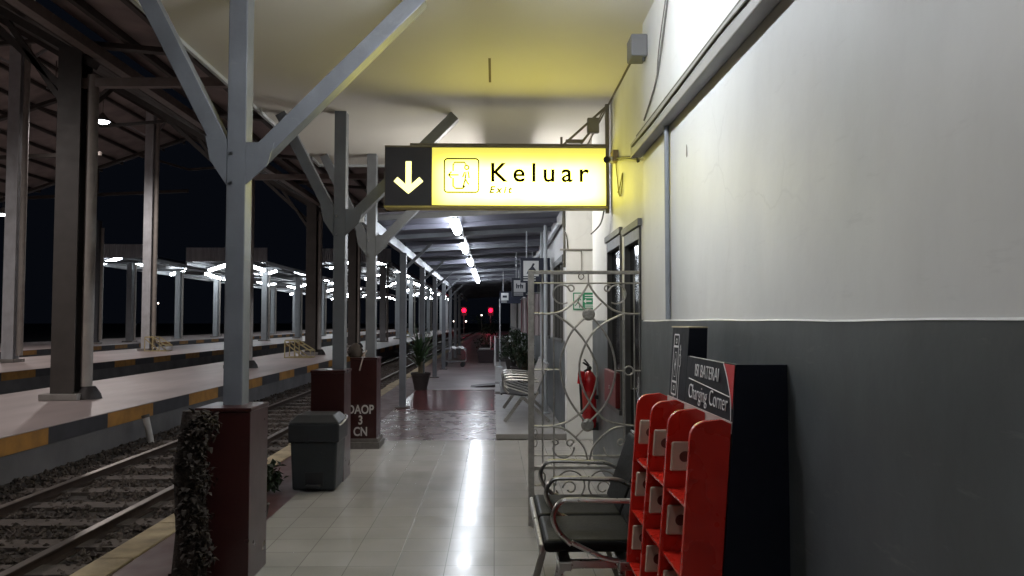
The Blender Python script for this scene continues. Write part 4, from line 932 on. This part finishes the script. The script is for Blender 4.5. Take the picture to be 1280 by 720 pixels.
# ================================================================ HANGING SIGNS and things by the far wall
sgn=mat('navy_sign',(.008,.012,.03),.5)
def hang(x0_,x1_,y,z0_,z1_,label,kind):
    t=thing('hanging_sign',label,'sign',((x0_+x1_)/2,y,z0_),'hanging navy signs on the far wall')
    b=MB(); b.box((x0_,y,z0_),(x1_,y+.06,z1_)); b.build('panel',sgn,t,.003)
    b=MB(); b.tube([(x0_+.1,y+.03,z1_),(x0_+.1,y+.03,zc(x0_+.1)-.05)],.01); b.tube([(x1_-.1,y+.03,z1_),(x1_-.1,y+.03,zc(x1_-.1)-.05)],.01); b.build('hanger',pale_steel,t)
    h=z1_-z0_; s_=h*.62; xx_=x0_+h*.12; zz_=z1_-h*.12-s_
    b=MB(); b.box((xx_,y-.004,zz_),(xx_+s_,y-.001,zz_+s_)); b.build('white_square',white_print,t)
    b=MB()
    if kind==0: b.prism([(.2,.15),(.85,.15),(.85,.35),(.65,.62),(.75,.8),(.62,.85),(.5,.6),(.3,.4)],(xx_,y-.005,zz_),(s_,0,0),(0,0,s_),(0,-.002,0))
    elif kind==1:
        for q in (.2,.55): b.box((xx_+s_*q,y-.007,zz_+s_*.3),(xx_+s_*(q+.09),y-.005,zz_+s_*.72)); b.box((xx_+s_*(q+.14),y-.007,zz_+s_*.3),(xx_+s_*(q+.23),y-.005,zz_+s_*.6))
        b.box((xx_+s_*.2,y-.0068,zz_+s_*.48),(xx_+s_*.8,y-.0052,zz_+s_*.56))
    else: b.box((xx_+s_*.2,y-.007,zz_+s_*.35),(xx_+s_*.8,y-.005,zz_+s_*.65))
    b.build('pictogram',sgn,t)
    b=MB(); 
    for q in (.10,.20): b.box((xx_,y-.004,z0_+h*(q-.02)),(xx_+s_*.8,y-.001,z0_+h*(q+.02)))
    b.build('text_lines',white_print,t)
hang(.42,.90,12.4,2.13,2.53,'nearest navy hanging sign with a white square and dark wedge pictogram',0)
hang(.36,.90,16.2,2.02,2.42,'second navy hanging sign, with a restroom pictogram in a white square',1)
hang(.15,.80,22.0,2.02,2.36,'farthest navy hanging sign with a white square and dark bar',2)
# standing banner poles / cloth strips by the far wall
cl=mat('pale_cloth',(.42,.36,.36),.8,var=.25,scale=5,stretch=(8,8,.5)); cl2=mat('pink_cloth',(.30,.17,.18),.8,var=.25,scale=5)
for i,(y,m_) in enumerate(((13.9,cl),(14.6,cl2),(17.2,cl),(18.0,cl2))):
    t=thing('hanging_cloth','%s pale cloth strip hanging by the far building wall, counted from the gate'%ORD[i],'cloth',(.8,y,1.2),'cloth strips by the far wall')
    b=MB(); n=10; vs=[]
    for k in range(n+1):
        for z in (1.25,2.0): vs.append((.62+.28*k/n,y+.03*math.sin(k*1.9),z))
    fs=[(2*k,2*k+2,2*k+3,2*k+1) for k in range(n)]
    vs2=[(a,b_+.006,c) for a,b_,c in vs]; b.add(vs+vs2,fs+[tuple(q+len(vs) for q in f[::-1]) for f in fs]); b.build('strip',m_,t)
    b=MB(); b.tube([(.60,y+.02,2.02),(.92,y+.02,2.02)],.01); b.build('rod',chrome,t)
for i,y in enumerate((12.0,12.9)):
    t=thing('thin_pole','%s thin pale pole standing against the far wall behind the gate'%['nearer','farther'][i],'pole',(.80,y,.075),'thin poles at the far wall')
    b=MB(); b.tube([(.80,y,.075),(.80,y,zc(.8)-.02)],.028,10); b.build('pole',pale_steel,t); b=MB(); b.lathe([(.06,.076),(.06,.09),(.03,.10)],(.80,y,0),12); b.build('foot',pale_steel,t)
t=thing('sign_pole','slim pole on the far platform below the farthest navy sign','pole',(.17,24,0)); b=MB(); b.tube([(.17,24,0.075),(.17,24,2.2)],.02,8); b.build('pole',pale_steel,t)
b=MB(); b.lathe([(.12,.076),(.12,.09),(.03,.11)],(.17,24,0),12); b.build('foot',pale_steel,t)
# white chair, white frame stand, trolley
wc=thing('white_chair','white plastic chair on the far platform in front of a dark bush','chair',(-.35,30,0))
b=MB(); b.box((-.6,29.8,.42),(-.15,30.2,.47)); b.build('seat',white_plastic,wc,.01); b=MB(); b.box((-.17,29.8,.47),(-.13,30.2,.92)); b.build('backrest',white_plastic,wc,.01)
for sx in (-.58,-.17):
    for sy in (29.82,30.18): b=MB(); b.bar((sx,sy,0),(sx,sy,.42),.04,.04); b.build('leg',mat('dark_chair_leg',(.05,.04,.04),.6),wc)
wf=thing('white_frame_stand','white square frame stand beside the potted bush by the far wall','stand',(.3,24.5,0))
b=MB(); b.tube([(.02,25,.075),(.02,25,1.02),(.5,25,1.02),(.5,25,.075)],.03,8); b.build('frame',white_plastic,wf)
b=MB(); b.box((.06,24.99,.2),(.46,25.01,.95)); b.build('board',mat('dark_board',(.04,.035,.035),.6),wf)
bx2=thing('dark_planter_box','low dark box on the far platform before the white chair','box',(-.35,28.2,0))
b=MB(); frus(b,-.62,.0,28.0,28.5,0,.42,.04); b.build('body',mat('dark_box',(.025,.012,.015),.6),bx2,.01); b=MB(); b.box((-.64,27.98,.42),(.02,28.52,.46)); b.build('rim',mat('dark_box',(.025,.012,.015),.6),bx2,.005)
tr=thing('luggage_trolley','small metal trolley with a white folded cloth among the slim columns','trolley',(-1.25,25.5,0))
b=MB()
for sy in (0,.45):
    b.tube([(-1.75,25.5+sy,.15),(-1.7,25.5+sy,.9),(-1.55,25.5+sy,.95)],.015,6); b.tube([(-1.75,25.5+sy,.18),(-.95,25.5+sy,.18)],.015,6); b.tube([(-1.7,25.5+sy,.6),(-.95,25.5+sy,.6),(-.95,25.5+sy,.18)],.015,6)
b.tube([(-1.55,25.5,.95),(-1.55,25.95,.95)],.015,6); b.build('frame',grey_steel,tr)
b=MB(); b.box((-1.72,25.5,.19),(-.97,25.95,.22)); b.build('deck',shed_steel,tr)
for sx in (-1.65,-1.05):
    for sy in (25.48,25.97): b=MB(); b.tube([(sx,sy-.02,.08),(sx,sy+.02,.08)],.08,14); b.build('wheel',black_plastic,tr)
ct=thing('folded_white_cloth','crumpled white cloth lying on the small trolley','cloth',(-1.2,25.7,.6))
b=MB(); n=8
for i in range(n+1):
    for j in range(n+1): b.v.append(Vector((-1.5+.55*i/n,25.48+.5*j/n,.64+.05*math.sin(i*1.7+j)*math.cos(j*1.3)+(-.12 if i in(0,n) else 0))))
for i in range(n):
    for j in range(n): a=i*(n+1)+j; b.f.append((a,a+1,a+n+2,a+n+1)); b.sm.append(True)
o=b.build('cloth',white_plastic,ct); md=o.modifiers.new('th','SOLIDIFY'); md.thickness=.02

# ================================================================ SIGNALS and far lights
def signal(x,y,z,label):
    t=thing('railway_signal',label,'signal',(x,y,-.2),'red railway signals beyond the platforms')
    b=MB(); b.tube([(x,y,-.2),(x,y,z-.3)],.07,8); b.build('mast',shed_steel,t)
    b=MB(); b.box((x-.34,y,z-.7),(x+.34,y+.2,z+.42)); b.build('head',black_plastic,t,.02)
    b=MB(); b.tube([(x,y-.12,z),(x,y-.05,z)],.27,16); b.build('red_lamp',emit('signal_red',(1,.004,.025),8),t)
    b=MB(); b.tube([(x,y-.11,z-.38),(x,y-.05,z-.38)],.11,12); b.build('dark_lamp',mat('dark_lens',(.02,.03,.02),.2),t)
    l=bpy.data.lights.new('signal_light','POINT'); l.energy=60; l.color=(1,.05,.12); l.shadow_soft_size=.2
    lo_=bpy.data.objects.new('signal_light',l); COL.objects.link(lo_); lo_.parent=t; lo_.location=(0,-.6,z+.2)
signal(-3.95,100,2.95,'red lit railway signal, left of the two at the end of the line')
signal(-.5,100,2.95,'red lit railway signal, right of the two at the end of the line')
for i,(x,z,y,s_,lb) in enumerate(((-1.6,2.2,96,.10,'single white lamp on a pole between the two red signals'),(-10.5,1.35,200,.22,'leftmost tiny pole lamp on the horizon'),(-7.4,1.35,200,.2,'tiny pole lamp on the horizon under the left red signal'),(-19,4.2,130,.1,'lone tiny pole lamp far beyond the islands'),(-52,4.2,120,.12,'tiny pole lamp in the dark far left'))):
    t=thing('distant_lamp',lb,'lamp',(x,y,-.26),'tiny distant lamps'); b=MB(); b.tube([(x,y,-.26),(x,y,z)],.05,6); b.build('pole',shed_steel,t); b=MB(); b.lathe([(0,-s_),(s_*.7,-s_*.7),(s_,0),(s_*.7,s_*.7),(0,s_)],(x,y,z+s_),10); b.build('globe',emit('distant_glow',(1,.85,.7),8),t)

bad=[(o.name,o['label'],len(o['label'].split())) for o in bpy.data.objects if 'label' in o and not 4<=len(o['label'].split())<=16]
print('LABELS',bad)
